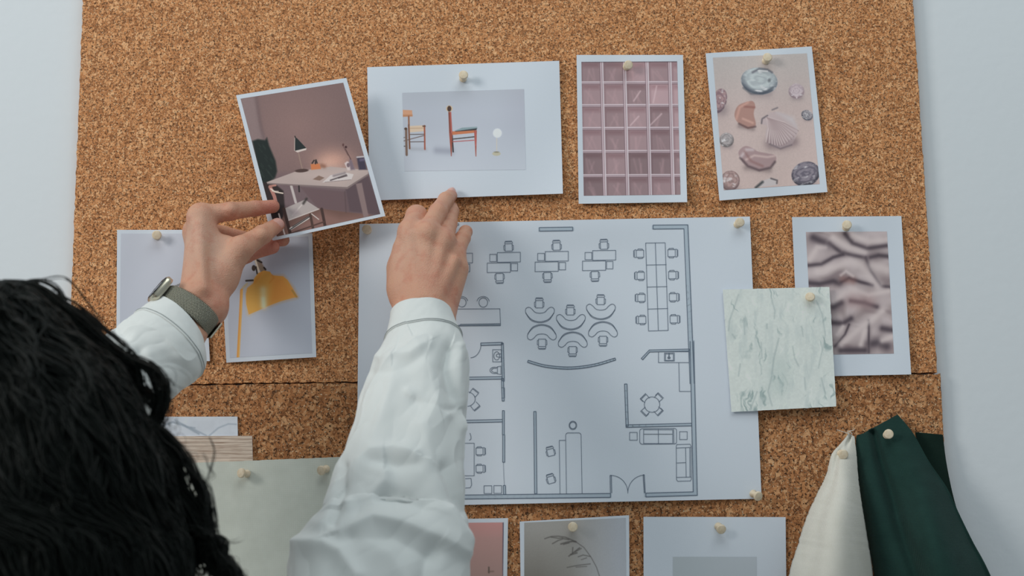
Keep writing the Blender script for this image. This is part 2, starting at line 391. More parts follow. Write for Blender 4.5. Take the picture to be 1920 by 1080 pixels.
for j in range(1, 6):
    y = ry[j]; P.line([(90, y-5), (720, y-7)], 9, (188, 178, 188)); P.line([(90, y+5), (720, y+3)], 5, (176, 160, 170)); P.line([(90, y), (720, y-2)], 2.4, (108, 90, 100)); P.line([(90, y+9), (720, y+7)], 2.4, (92, 76, 84))
for i in range(1, 5):
    xa, xb = cx(i, 150), cx(i, 985); P.line([(xa-5, 145), (xb-5, 985)], 8, (184, 170, 180)); P.line([(xa+6, 145), (xb+6, 985)], 8, (190, 184, 194)); P.line([(xa, 145), (xb, 985)], 2.4, (124, 104, 114)); P.line([(xa-11, 145), (xb-11, 985)], 2.4, (92, 76, 86))
P.soft([(90, 150), (720, 148)], 5, (70, 62, 70), .8)
sheet('photo_print', [(1081, 103), (1280.5, 103), (1288.5, 379), (1085, 382)], -0.0006, bnd(.002, .004, .006, .003, 0, 0.0008, 1), 'mauve glass block wall print with white border', 'photo print', group=GP, paint=P)

# --- shells print
P = Paint([(1336.5, 108), (1513, 100), (1537, 345), (1357, 356.5)], (180, 193, 206), 1.5, T)
P.fill((176, 165, 166)); P.over((186, 170, 168), P.v*0.8); P.over((168, 168, 168), np.clip(1-P.v*2.4, 0, 1)*.7); P.grain(0.03, 0.5, 1)
def shell(cx_, cy_, rx, ry_, rot, c1, c2, dark=(70, 66, 74), bands=6, seed=0, sh=True):
    if sh: P.soft([(cx_-rx*.2, cy_+ry_*.75), (cx_+rx*.4, cy_+ry_*.75)], ry_*.5, (120, 110, 116), .6)
    x, y, m_ = P.ell(cx_, cy_, rx, ry_, rot, c1, 1.5)
    n = vnoise(x*2+seed, y*4+seed, seed, 4); r = np.hypot(x, y)
    st = 0.5+0.5*np.sin((r*bands+n*3.2)*3.14)
    P.over(c2, m_*np.clip(st*.8, 0, 1)); P.over(dark, m_*np.clip((r-.72)*2.2+(y*.5), 0, .8)); P.over((214, 216, 222), m_*np.clip((n-.60)*3.5, 0, .75))
shell(1190, 268, 112, 82, 8, (172, 184, 190), (150, 160, 168), (64, 70, 84), 4, 1); P.line([(1150, 215), (1190, 192), (1240, 198), (1268, 215)], 9, (84, 86, 98), 4, .9); P.line([(1185, 205), (1240, 208)], 5, (220, 222, 228), 3); P.ell(1252, 264, 9, 12, 20, (110, 116, 124), 3)
P.line([(1095, 310), (1140, 345), (1210, 345), (1275, 310)], 9, (62, 70, 82), 5, .8)
shell(1418, 330, 48, 46, 0, (182, 172, 180), (160, 148, 158), (120, 104, 112), 4, 2); 
for k in range(7): P.line([(1420, 372), (1376+k*14, 312+abs(k-3)*5)], 3, (204, 196, 204), 2, .5)
shell(945, 390, 44, 76, 15, (160, 136, 140), (120, 100, 110), (88, 78, 88), 5, 3)
P.soft([(1070, 545), (1150, 562)], 16, (118, 106, 108), .6); P.poly(smo([(1118, 395), (1150, 392), (1165, 420), (1156, 470), (1168, 540), (1120, 560), (1065, 530), (1038, 478), (1060, 420)]), (158, 126, 120), 2); P.line([(1066, 530), (1120, 556), (1166, 548)], 8, (76, 62, 66), 4, .9); P.line([(1100, 425), (1160, 430)], 10, (128, 88, 84), 4, .8); P.line([(1050, 500), (1070, 430), (1120, 400)], 10, (196, 156, 146), 5, .8); P.line([(1090, 500), (1150, 525)], 8, (200, 166, 156), 5, .8)
# scallop
P.soft([(1260, 660), (1400, 640)], 34, (126, 112, 116), .7)
fan = [(1240, 478), (1200, 500), (1206, 532), (1238, 545), (1228, 600), (1255, 655), (1320, 682), (1385, 660), (1418, 605), (1425, 570), (1400, 500), (1320, 462), (1262, 462)]
P.poly(smo(fan), (176, 164, 168), 1.5); P.soft([(1250, 640), (1330, 672), (1400, 640)], 26, (136, 122, 128), .6)
for k in range(13):
    t = k/12; e = (1232+190*t**0.9, 640+50*math.sin(3.14*t)-70*t); P.line([(1236, 490), ((1236+e[0])/2+14, (490+e[1])/2-8), e], 5, (206, 196, 198), 3, .75); e2 = (e[0]+8, e[1]+3); P.line([(1238, 492), ((1238+e2[0])/2+14, (492+e2[1])/2-4), e2], 3, (120, 100, 106), 3, .7)
P.line([(1240, 480), (1208, 500), (1204, 528)], 7, (90, 84, 92), 3); P.line([(1270, 445), (1302, 432)], 6, (100, 96, 104), 3); P.line([(1255, 655), (1320, 684), (1388, 660)], 5, (90, 82, 90), 4, .8); P.poly([(1300, 462), (1400, 490), (1425, 560), (1380, 520)], (188, 188, 194), 10, .6)
shell(1484, 478, 36, 30, 30, (150, 148, 156), (110, 112, 122), (56, 60, 72), 3, 5)
shell(990, 630, 44, 44, 0, (160, 156, 160), (130, 128, 132), (80, 76, 78), 4, 6)
P.soft([(1110, 800), (1250, 815)], 20, (118, 106, 108), .6); P.poly(smo([(1062, 710), (1100, 668), (1150, 680), (1180, 700), (1240, 712), (1288, 725), (1288, 770), (1240, 810), (1170, 815), (1100, 780)]), (154, 134, 138), 2); P.line([(1075, 740), (1120, 790), (1190, 816), (1260, 800), (1286, 765)], 10, (66, 56, 62), 5, .85); P.line([(1080, 730), (1110, 690), (1150, 690)], 12, (196, 190, 196), 6, .8); P.line([(1110, 750), (1160, 725), (1240, 735), (1282, 728)], 8, (205, 188, 186), 5, .8); P.line([(1100, 700), (1140, 760), (1210, 790)], 9, (128, 96, 96), 6, .8)
shell(1475, 838, 88, 74, -20, (128, 124, 136), (86, 84, 98), (48, 48, 58), 5, 8); shell(1012, 880, 58, 62, 10, (162, 140, 140), (130, 112, 112), (92, 78, 82), 5, 9)
P.poly([(1175, 920), (1200, 885), (1262, 862), (1300, 870), (1304, 905), (1260, 912)], (182, 178, 182), 2); P.line([(1170, 922), (1210, 888)], 14, (62, 66, 70), 4); P.line([(1262, 866), (1300, 878), (1298, 896)], 7, (72, 66, 70), 3)
sheet('photo_print', [(1323, 100), (1522, 87), (1551.5, 360), (1349, 376)], -0.0006, bnd(.002, .006, .004, .003, 0, 0.0008, 2), 'print of scattered seashells on pale sand with white border', 'photo print', group=GP, paint=P)

# --- silk print
T = (1340, 390, 2.7)
P = Paint([(1511, 435), (1663, 434), (1676, 663), (1523, 665.5)], (170, 184, 200), 1.5, T)
P.fill((150, 142, 148)); n1 = vnoise(P.X/90, P.Y/80, 11, 1); n2 = vnoise(P.X/85+n1*1.5, P.Y/75-n1*1.5, 12, 2)
P.over((182, 176, 184), np.clip((n2-.40)*3, 0, 1)*.8); P.over((116, 106, 114), np.clip((.42-n2)*4, 0, 1)*.7)
L_ = (190, 184, 190); D_ = (62, 56, 66)
for pts, wd in (([(660, 130), (700, 180), (770, 205), (870, 190)], 12), ([(580, 180), (640, 225), (700, 240), (765, 250)], 11), ([(765, 250), (790, 320), (840, 395), (885, 400)], 9), ([(470, 290), (540, 285), (600, 250), (650, 235)], 10), ([(480, 380), (530, 385), (600, 370), (630, 380)], 14), ([(500, 150), (550, 175), (565, 190)], 20), ([(790, 250), (830, 240), (880, 245)], 12), ([(590, 580), (650, 585), (690, 560)], 14), ([(610, 700), (660, 640), (680, 590)], 6), ([(785, 690), (830, 680), (870, 700)], 24), ([(640, 375), (680, 355), (740, 375), (800, 390)], 9), ([(780, 570), (780, 730)], 6), ([(850, 610), (900, 620)], 16), ([(690, 470), (760, 480), (820, 500)], 12), ([(600, 500), (640, 480)], 16), ([(640, 720), (760, 720)], 16)):
    P.soft(pts, wd*1.9, (112, 104, 112), .6); P.soft(pts, wd*.95, D_, .8)
for pts, wd in (([(600, 150), (680, 200), (760, 225)], 12), ([(700, 140), (780, 170), (870, 160)], 12), ([(690, 270), (740, 290), (790, 350), (830, 400)], 16), ([(480, 260), (520, 200), (560, 200)], 12), ([(520, 320), (600, 300), (660, 280)], 14), ([(800, 290), (870, 310)], 18), ([(600, 470), (660, 430), (700, 420)], 12), ([(640, 690), (720, 620), (800, 560), (850, 520)], 12), ([(690, 410), (780, 440), (880, 420)], 10), ([(620, 640), (650, 600)], 8), ([(850, 670), (900, 650)], 12), ([(740, 690), (760, 620)], 10), ([(640, 340), (665, 320), (700, 345)], 6)):
    P.soft(pts, wd*1.5, L_, .75)
P.soft([(700, 470), (780, 480)], 40, (165, 138, 142), .45); P.soft([(650, 360), (700, 370)], 20, (130, 96, 94), .5)
P.mul(0.96)
sheet('photo_print', [(1485, 407), (1690, 405), (1708.5, 702), (1498, 706.5)], -0.0006, bnd(.003, .003, .005, .002, 0, 0.0008, 3), 'crumpled mauve silk print with wide white border, partly under the marble sample', 'photo print', group=GP, paint=P)

# --- yellow lamp print
T = (420, 460, 4.695)
P = Paint([(421, 446), (578, 443.5), (585.5, 662), (431, 671)], (178, 190, 205), 1.4, T)
P.fill((166, 176, 194)); P.over((150, 160, 178), np.clip(P.u*1.1-.3, 0, 1)*.6)
P.line([(196, 345), (165, 375), (150, 420)], 16, (190, 150, 80)); P.line([(205, 335), (165, 378)], 16, (176, 172, 150)); P.line([(155, 395), (145, 600), (124, 985)], 25, (196, 142, 74)); P.line([(160, 395), (150, 600), (131, 985)], 6, (214, 176, 120), 2)
P.line([(195, 312), (255, 308)], 16, (60, 54, 50)); P.ell(262, 200, 18, 26, 0, (62, 56, 54)); P.line([(300, 145), (345, 225)], 48, (128, 118, 108), 3); P.line([(292, 130), (330, 150)], 16, (50, 46, 46)); P.line([(352, 196), (366, 212)], 14, (44, 40, 40)); P.line([(275, 125), (310, 240)], 16, (206, 196, 186)); P.line([(282, 190), (292, 250)], 12, (50, 44, 42))
sh = [(218, 610), (196, 520), (192, 430), (205, 375), (258, 332), (265, 290), (300, 245), (350, 222), (405, 232), (425, 262), (470, 268), (520, 272), (560, 305), (600, 370), (650, 455), (600, 464), (500, 492), (400, 530), (310, 570)]
P.poly(sh, (204, 154, 80)); P.poly([(430, 275), (520, 275), (600, 372), (640, 452), (500, 488), (400, 525)], (194, 132, 66), 14, .7); P.poly([(205, 390), (260, 340), (300, 400), (290, 560), (220, 600)], (206, 160, 88), 16, .7); P.soft([(345, 390), (350, 530)], 34, (214, 190, 150), .85); P.soft([(345, 470), (350, 540)], 20, (220, 214, 200), .6); P.line([(600, 395), (640, 455)], 9, (130, 116, 70), 4, .8); P.line([(270, 330), (330, 240)], 9, (190, 128, 56), 5, .6)
P.line([(425, 262), (440, 285), (400, 330)], 5, (180, 116, 50), 4, .6)
sheet('photo_print', [(411, 440), (585.5, 437), (593, 669.5), (424.5, 680)], -0.0006, bnd(.002, .002, .007, .003, 0, 0.0008, .5), 'print of a yellow desk lamp shade, under the raised hand', 'photo print', group=GP, paint=P)

# --- grey print at far left
P = Paint([(227, 438), (374, 438), (384, 669), (224, 671)], (178, 190, 205), 0.6, (0, 0, 1))
P.fill((168, 176, 192)); P.over((156, 166, 184), P.v*.6); P.line([(353, 490), (352, 515), (340, 532), (322, 540), (290, 544)], 3.5, (104, 104, 104))
sheet('photo_print', [(219.5, 431), (380, 431), (393.5, 677), (218, 680)], -0.0006, bnd(.003, .001, .002, .002, 0, 0.0008, 1.5), 'plain grey print at far left, crossed by the watch wrist', 'photo print', group=GP, paint=P)

# --- bottom row
P = Paint([(786, 981), (944.5, 979.5), (942, 1200), (780, 1200)], (164, 172, 186), 0.8, (860, 860, 4.91))
P.fill((150, 118, 118)); P.over((132, 112, 110), np.clip((P.py-1000)/120, 0, 1)); P.over((172, 118, 120), np.clip((1010-P.py)/30, 0, 1)*.5); P.line([(414, 590), (412, 1700)], 20, (84, 76, 92)); P.line([(278, 1000), (278, 1050)], 12, (76, 66, 62), 2); P.line([(275, 1040), (320, 1038)], 8, (96, 80, 74), 3)
sheet('photo_print', [(775, 974.5), (952.5, 971.5), (949, 1230), (772, 1230)], -0.0006, bnd(.002, .002, .002, .002, 0, 0.0006), 'dusty pink print in the bottom row beside the white sleeve', 'photo print', group=GP, paint=P, n=24)
T = (860, 920, 3.0)
P = Paint([(983, 980), (1173.5, 971), (1175, 1200), (983, 1200)], (155, 168, 176), 1.3, T)
P.fill((124, 127, 124)); P.over((98, 99, 94), np.clip((P.py-990)/90, 0, 1)*np.clip((1120-P.px)/110, 0, 1)); P.over((138, 148, 156), np.clip((P.px-1070)/90, 0, 1)*.85); P.grain(0.02, .6, 2)
IK = (62, 62, 60)
for pts, wd in (([(485, 270), (520, 258), (560, 256), (600, 262), (655, 285)], 5), ([(520, 262), (560, 268), (585, 266)], 4), ([(528, 298), (560, 280), (590, 270), (620, 275)], 5), ([(575, 300), (610, 290), (640, 285), (660, 288)], 7), ([(590, 302), (620, 294)], 5), ([(660, 288), (705, 320), (745, 375), (775, 430), (795, 490), (805, 560)], 3), ([(620, 368), (650, 345), (680, 322)], 6), ([(640, 350), (642, 320)], 5), ([(630, 360), (665, 350)], 7), ([(655, 345), (690, 325)], 4), ([(672, 372), (700, 362), (740, 370)], 4), ([(690, 388), (720, 378)], 3), ([(610, 432), (670, 420), (740, 412)], 4), ([(660, 430), (720, 426)], 3)):
    P.line(pts, wd, IK, 2.2, .8)
sheet('photo_print', [(974.5, 978), (1179.5, 966), (1181, 1230), (978, 1230)], -0.0006, bnd(.003, .004, .002, .002, 0, 0.0008, 4), 'grey print of a drooping pampas grass stem, in the bottom row', 'photo print', group=GP, paint=P, n=30)
P = Paint([(1261.5, 1044), (1419, 1044), (1420, 1190), (1262, 1190)], (155, 168, 180), 0.3)
P.fill((138, 150, 158)); P.over((142, 154, 166), P.u*.5)
sheet('photo_print', [(1206.5, 969), (1473, 969.5), (1476, 1240), (1207, 1240)], -0.0006, bnd(.004, .002, .002, .002, 0, 0.0006, 2), 'wide white print with an empty grey rectangle, in the bottom row', 'photo print', group=GP, paint=P, n=24)

# --- marble samples, wood sample, linen sample
T = (1340, 390, 2.7)
c = [(1355, 543), (1555, 538), (1568, 762), (1371.5, 772.5)]
P = Paint(c, (170, 184, 196), 1.4, T); P.fill((180, 193, 193)); P.grain(0.03, .3, 2); P.over((160, 176, 178), np.clip((vnoise(P.X/26, P.Y/90, 41, 3)-.5)*3, 0, 1)*.6)
n1 = vnoise(P.X/90, P.Y/90, 21, 4); n2 = vnoise((P.X+n1*120)/16, (P.Y+n1*60)/75, 22, 4); n3 = vnoise(P.X/100, P.Y/70, 23, 2)
P.over((118, 140, 142), np.clip((n2-.62)*6, 0, 1)*np.clip((n3-.35)*3, 0, 1)*.8); P.over((196, 210, 206), np.clip((.36-n2)*5, 0, 1)*.5)
P.soft([(330, 800), (320, 900)], 60, (142, 164, 164), .30)
for pts, wd in (([(120, 440), (100, 500), (75, 570), (70, 620)], 3), ([(290, 470), (305, 520), (302, 560)], 2.5), ([(325, 660), (312, 710), (300, 760), (290, 840)], 5), ([(395, 700), (405, 760), (425, 800)], 3), ([(440, 600), (448, 650)], 2.5), ([(515, 470), (545, 540), (560, 640), (545, 720), (525, 810)], 2), ([(540, 860), (560, 940)], 2.5), ([(235, 680), (240, 760)], 2.5), ([(130, 790), (120, 850)], 3.5), ([(90, 640), (104, 660)], 4), ([(265, 590), (265, 610)], 3.5), ([(455, 860), (460, 920)], 2.5), ([(290, 850), (270, 930), (290, 1000)], 4), ([(215, 930), (180, 1020)], 5), ([(150, 560), (152, 640)], 2)):
    P.line(pts, wd, (122, 140, 144), 4, .6)
sheet('marble_sample', c, -0.0085, lambda u, v: 0.0012+0.009*np.clip(u*v-.45, 0, 1)**1.5+0.002*np.sin(3.14*u)*v, 'square pale green marble sample with grey veins, overlapping the silk print', 'marble sample', paint=P, pname='veined_face', group='stone and wood samples', th=0.0012, rough=0.35)
c = [(270, 781.5), (445, 781), (446, 822), (270, 822)]
P = Paint(c, (165, 180, 190), 1.3, (280, 680, 2.7)); P.fill((170, 184, 194)); P.grain(0.04, .06, 4)
for pts, wd in (([(40, 330), (120, 300), (180, 320), (250, 360)], 7), ([(130, 290), (190, 325), (230, 330)], 4), ([(300, 372), (350, 330), (400, 310), (440, 312)], 3), ([(60, 300), (50, 350)], 5), ([(210, 330), (290, 370)], 4)): P.line(pts, wd, (108, 126, 140), 4, .75)
sheet('marble_sample', c, -0.0008, lambda u, v: 0.0015+0*u, 'thin blue-white marble strip above the striped wood sample', 'marble sample', paint=P, pname='veined_face', group='stone and wood samples', th=0.0012, n=8)
c = [(262, 818), (472.5, 817), (474, 868), (262, 870)]
P = Paint(c, (165, 180, 190), 1.6, (280, 680, 2.7)); P.fill((165, 160, 149)); n1 = vnoise(P.X/90, P.Y/3.4, 31, 3); P.over((122, 106, 92), np.clip((n1-.55)*5, 0, 1)*.8); P.over((190, 184, 172), np.clip((.42-n1)*5, 0, 1)*.6)
for y in (385, 404, 424, 444, 462, 484): P.line([(40, y), (300, y-2), (560, y+2)], 2.6, (104, 88, 76), 2, .6)
sheet('wood_sample', c, -0.0022, lambda u, v: 0.0015+0*u, 'striped light wood veneer sample between the marble strip and the linen', 'wood sample', paint=P, pname='grained_face', group='stone and wood samples', th=0.0012, n=8)
c = [(330, 869), (637, 857), (652, 1230), (300, 1230)]
sheet('linen_swatch', c, -0.0040, lambda u, v: 0.001+0.0025*np.sin(3.14*v*1.3)*np.sin(3.14*u)+0.0012*(vnoise(u*5, v*6, 3, 2))+0.004*np.clip(u-.9, 0, 1)*10*np.clip(.15-v, 0, 1)*6, 'large grey-green linen swatch pinned at lower left', 'fabric swatch', m=M['linen'], n=60, th=0.0008, rough=0.25)

# ------------------------------------------------------------------ the floor plan
PLAN = [(674, 420), (1406, 406), (1428, 935), (668, 951)]
def plan_bend(u, v):
    crease = 0.004*np.exp(-((u-0.10-0.22*v)/0.05)**2)*np.clip(1-v*1.2, 0, 1)
    return 0.0012+0.006*np.exp(-(v/0.10)**2)*np.sin(3.14*np.clip(u*1.0, 0, 1))**2*0.8+crease+0.0012*(1+np.sin(u*7+v*3))+0.006*np.exp(-((1-u)/0.15)**2)*np.sin(3.14*v)*.6+0.005*(np.exp(-((1-v)/.12)**2))*np.sin(3.14*u)*0.6
V, F = slab(PLAN, -0.0007, plan_bend, 90, 70)
lines = []                                    # (points, width px), in frame pixels
def Z7(p): return [(860+x/3.3103, 400+y/3.3103) for x, y in p]
def Z8(p): return [(860+x/3.3103, 640+y/3.3103) for x, y in p]
fills = []
def ln(p, Z=Z7, wd=0.9): lines.append((Z(p), wd))
def rect(x0, y0, x1, y1, Z=Z7, sk=0, wd=0.9):
    ln([(x0, y0), (x1, y0-sk), (x1, y1-sk), (x0, y1), (x0, y0)], Z, wd)
def wallseg(p, wd, Z=Z7):
    """a drawn wall: two ink lines with a pale fill between"""
    p = np.array(Z(p), float); d = np.gradient(p, axis=0); d /= np.linalg.norm(d, axis=1)[:, None]; nrm = np.stack([-d[:, 1], d[:, 0]], 1)*wd/2/3.31
    fills.append((p, wd/3.31)); lines.append(([tuple(q) for q in p+nrm], 1.3)); lines.append(([tuple(q) for q in p-nrm], 1.3))
    for e in (0, -1): lines.append(([tuple(p[e]+nrm[e]), tuple(p[e]-nrm[e])], 1.2))
def arc(cx, cy, rx, ry, a0, a1, n=14): return [(cx+rx*math.cos(math.radians(a0+(a1-a0)*k/n)), cy+ry*math.sin(math.radians(a0+(a1-a0)*k/n))) for k in range(n+1)]
def xf(p, cx, cy, rot, s=1):
    t = math.radians(rot); return [(cx+s*(x*math.cos(t)-y*math.sin(t)), cy+s*(x*math.sin(t)+y*math.cos(t))) for x, y in p]
def chair(cx, cy, rot, Z=Z7, s=1.0):
    """office chair symbol, back towards -y"""
    for p in ([(-22, -22), (22, -22), (22, 24), (-22, 24), (-22, -22)], [(-22, -14), (-30, -10), (-29, 16), (-24, 18)], [(22, -14), (30, -10), (29, 16), (24, 18)], [(-24, -24), (-22, -34), (22, -34), (26, -24)], [(-20, -38), (20, -38)]):
        ln(xf(p, cx, cy, rot, s), Z)
for dx, dy in ((0, 0), (297, -6), (591, -12), (-297, 6)):
    rect(240+dx, 243+dy, 383+dx, 303+dy, sk=2); rect(177+dx, 308+dy, 321+dx, 367+dy, sk=2); rect(193+dx, 254+dy, 235+dx, 299+dy); rect(326+dx, 310+dy, 366+dx, 356+dy)
    if dx > -200: chair(310+dx, 210+dy, -2); chair(254+dx, 396+dy, 178)
ln([(1160, 184), (1281, 182), (1300, 726), (1178, 730), (1160, 184)]); ln([(1220, 183), (1239, 728)])
for k in range(1, 4): ln([(1162+k*4.6, 184+k*136.5), (1284+k*4.6, 182+k*136)])
for k in range(4): chair(1124+k*4.5, 250+k*137, -91); chair(1322+k*4.5, 246+k*137, 89)
def bean(cx, cy, s, flip=1):
    p = [(-88, -38), (-70, -46), (-50, -34), (-30, -14), (0, -8), (30, -14), (50, -34), (70, -46), (88, -38), (90, -14), (60, 26), (20, 44), (-20, 44), (-60, 26), (-90, -14), (-88, -38)]
    q = catmull(p, 50); ln([(cx+x*s, cy+y*s*flip) for x, y in q])
    r = catmull([(-90, -10), (-60, 33), (-20, 50), (20, 50), (60, 33), (90, -10)], 24); ln([(cx+x*s, cy+y*s*flip) for x, y in r])
for cx, cy, f in ((504, 627, 1), (696, 672, 1), (882, 608, 1), (516, 740, -1), (708, 786, -1), (895, 722, -1)): bean(cx, cy, 0.98, f)
for cx, cy, r in ((500, 562, 0), (693, 606, 0), (881, 542, 0), (518, 804, 180), (707, 850, 180), (896, 786, 180)): chair(cx, cy, r)
wallseg([tuple(q) for q in catmull([(430, 918), (540, 948), (690, 960), (840, 942), (972, 904)], 26)], 13)
wallseg([(501, 99), (707, 96)], 22)
fills.append((np.array(Z7([(1207, 86), (1410, 83)])), 7)); fills.append((np.array(Z7([(1410, 84), (1450, 1059)])), 7.2)); fills.append((np.array(Z8([(1450, 0), (1466, 950)])), 7.2)); fills.append((np.array(Z8([(1160, 952), (1475, 946)])), 7))
ln([(1207, 97), (1207, 73), (1422, 71), (1462, 1056)], Z7, 1.4); ln([(1207, 97), (1398, 95), (1436, 1057)], Z7, 1.2)
ln([(1458, 0), (1481, 955), (1162, 965), (1162, 942), (1456, 934), (1436, 0)], Z8, 1.4)
wallseg([(1432, 848), (1184, 854), (1138, 904)], 12); rect(1240, 858, 1432, 926); rect(1277, 866, 1338, 916); rect(1283, 872, 1332, 912); ln([(1305, 866), (1305, 900)], Z7, 1.6); ln(arc(1305, 896, 8, 6, 0, 360), Z7)
ln([(1366, 926), (1370, 1105), (1440, 1105)])
# bathroom, cupboards and offices at the left
wallseg([(138, 812), (271, 808)], 15); wallseg([(271, 806), (277, 1040)], 12); ln(arc(72, 812, 66, 84, 0, 88)); rect(211, 846, 264, 921); ln(arc(236, 884, 18, 26, 0, 360)); ln(arc(246, 882, 13, 10, 90, 270)); ln([(246, 872), (262, 872)]); ln([(246, 892), (262, 892)])
ln(arc(222, 974, 28, 20, 60, 300)); ln([(236, 956), (240, 952), (240, 996), (236, 992)]); ln([(240, 952), (262, 948), (262, 1000), (240, 996)]); ln(arc(224, 974, 20, 13, 60, 300))
wallseg([(-80, 232), (268, 226)], 15, Z8); wallseg([(-80, 500), (272, 492)], 15, Z8); wallseg([(271, 230), (276, 370)], 12, Z8); ln([(264, 288), (284, 288), (284, 352), (266, 352)], Z8); wallseg([(277, 430), (277, 580)], 11, Z8); wallseg([(279, 580), (279, 750)], 12, Z8); ln([(277, 752), (283, 895)], Z8, .6)
wallseg([(283, 895), (285, 950)], 13, Z8)
ln(arc(46, 358, 56, 46, -80, 80), Z8)
for cx, cy, r in ((96, 318, 38), (104, 404, 140)): ln(xf([(-24, 22), (-26, -14), (26, -14), (24, 22)], cx, cy, r, .9), Z8); ln(xf([(-26, -20), (26, -20)], cx, cy, r, .9), Z8)
rect(-60, 632, 96, 834, Z8); chair(130, 682, 89, Z8, .95); chair(130, 790, 89, Z8, .95); ln([(40, 852), (76, 850), (80, 890), (72, 908), (40, 910)], Z8); rect(157, 896, 205, 944, Z8); rect(218, 895, 266, 943, Z8); ln([(70, 570), (76, 590), (76, 606), (66, 614)], Z8)
wallseg([(473, 436), (478, 945)], 14, Z8)
ln([(624, 614), (661, 614)], Z8); ln([(624, 614), (629, 948)], Z8); ln([(669, 948), (664, 584)]+arc(678, 584, 14, 16, 180, 270, 5)+arc(746, 584, 14, 16, 270, 360, 5)+[(766, 946)], Z8)
ln(arc(709, 521, 24, 26, 0, 360, 22), Z8); ln(arc(709, 521, 19, 21, 0, 360, 20), Z8)
chair(571, 688, -14, Z8, .95); chair(573, 858, -16, Z8, .95)
fills.append((np.array(Z8([(-330, 970), (942, 956)])), 7)); ln([(-330, 982), (942, 968), (942, 944), (-330, 958)], Z8, 1.4)
ln([(942, 944), (940, 832), (948, 832), (950, 940)], Z8, 1.3); ln([(1158, 940), (1152, 828), (1145, 828), (1152, 940)], Z8, 1.3)
ln(arc(946, 938, 104, 106, -88, -2, 12)+[(1050, 942)], Z8); ln(arc(1154, 940, 104, 110, 182, 268, 12), Z8)
wallseg([(1037, 265), (1046, 526)], 15, Z8); wallseg([(1040, 526), (1446, 516)], 15, Z8)
ln(arc(1200, 392, 48, 48, 0, 360, 26), Z8)
for cx, cy, r in ((1156, 352, -45), (1242, 348, 45), (1158, 436, -135), (1240, 434, 135)): ln(xf([(-20, 20), (-22, -12), (22, -12), (20, 20)], cx, cy, r), Z8); ln(xf([(-24, -18), (24, -18)], cx, cy, r), Z8); ln(xf([(-24, 6), (-24, -18)], cx, cy, r), Z8)
rect(1061, 565, 1108, 613, Z8); rect(1371, 560, 1418, 609, Z8)
ln([(1140, 542), (1340, 540)]+arc(1340, 552, 12, 12, -90, 0, 4)+[(1352, 624)]+arc(1340, 624, 12, 12, 0, 90, 4)+[(1136, 638)]+arc(1136, 624, 12, 12, 90, 180, 4)+[(1124, 556)]+arc(1138, 556, 14, 14, 180, 270, 4), Z8)
rect(1148, 548, 1328, 576, Z8); rect(1148, 576, 1328, 634, Z8); ln([(1239, 546), (1240, 636)], Z8); ln([(1334, 544), (1336, 636)], Z8); ln([(1148, 546), (1148, 636)], Z8)
ln([(1350, 650), (1354, 640), (1436, 638), (1442, 650), (1444, 856), (1438, 866), (1360, 868), (1352, 858), (1350, 650)], Z8); ln([(1352, 662), (1440, 658)], Z8); ln([(1354, 844), (1442, 842)], Z8); ln([(1408, 662), (1412, 844)], Z8); ln([(1434, 662), (1436, 840)], Z8); ln([(1352, 755), (1410, 752)], Z8)
# round stools and the long counter by the pointing hand
ln(arc(20, 553, 26, 28, 0, 360, 22)); ln(arc(18, 548, 38, 32, 190, 350, 14)); ln(arc(153, 553, 27, 29, 0, 360, 22)); ln(arc(152, 548, 38, 32, 185, 355, 14))
ln([(-150, 594), (256, 592), (260, 690), (-150, 696)]); ln([(-150, 700), (260, 696)], Z7, 1.2); fills.append((np.array(Z7([(10, 694), (258, 690)])), 4)); ln([(10, 688), (256, 684)])
rect(-12, 64, 0, 74); wallseg([(-330, 110), (-60, 104)], 22); wallseg([(-318, 110), (-330, 1056)], 22); wallseg([(-330, 1050), (-345, 1740)], 22)
def strips(paths, Y, taper=False):
    Vs, Fs, n = [], [], 0
    for pts, wd in paths:
        p = np.array(pts, float); out = [p[0]]
        for a, b in zip(p[:-1], p[1:]):
            k = max(1, int(np.hypot(*(b-a))/12)); out += [a+(b-a)*(i+1)/k for i in range(k)]
        p = np.array(out)
        if len(p) < 2: continue
        d = np.diff(p, axis=0); L = np.linalg.norm(d, axis=1)[:, None]; d = d/np.maximum(L, 1e-6)
        # independent little quads, slightly lengthened, so corners stay closed
        a = p[:-1]-d*wd*0.3; b = p[1:]+d*wd*0.3; nn = np.stack([-d[:, 1], d[:, 0]], 1)*wd/2
        q = np.stack([a+nn, a-nn, b-nn, b+nn], 1).reshape(-1, 2)
        u, v = inv_uv(PLAN, q[:, 0], q[:, 1]); P = U(q[:, 0], q[:, 1], -0.0007-plan_bend(u, v)+Y)
        Vs.append(P); Fs.append(np.arange(len(q)).reshape(-1, 4)+n); n += len(q)
    return np.concatenate(Vs), np.concatenate(Fs)
Vf, Ff = strips([(p, wd) for p, wd in fills], -0.00030); Vl, Fl = strips(lines, -0.00045)
FA = F+[Ff+len(V), Fl+len(V)+len(Vf)]
mi = np.concatenate([np.zeros(sum(len(f) for f in F)), np.full(len(Ff), 1), np.full(len(Fl), 2)])
o = mesh('floor_plan', np.concatenate([V, Vf, Vl]), FA, [M['paper'], M['ink_fill'], M['ink']], smooth=True, mi=mi)
tag(o, 'large white sheet with a line drawing of an office floor plan, centre of the board', 'floor plan')

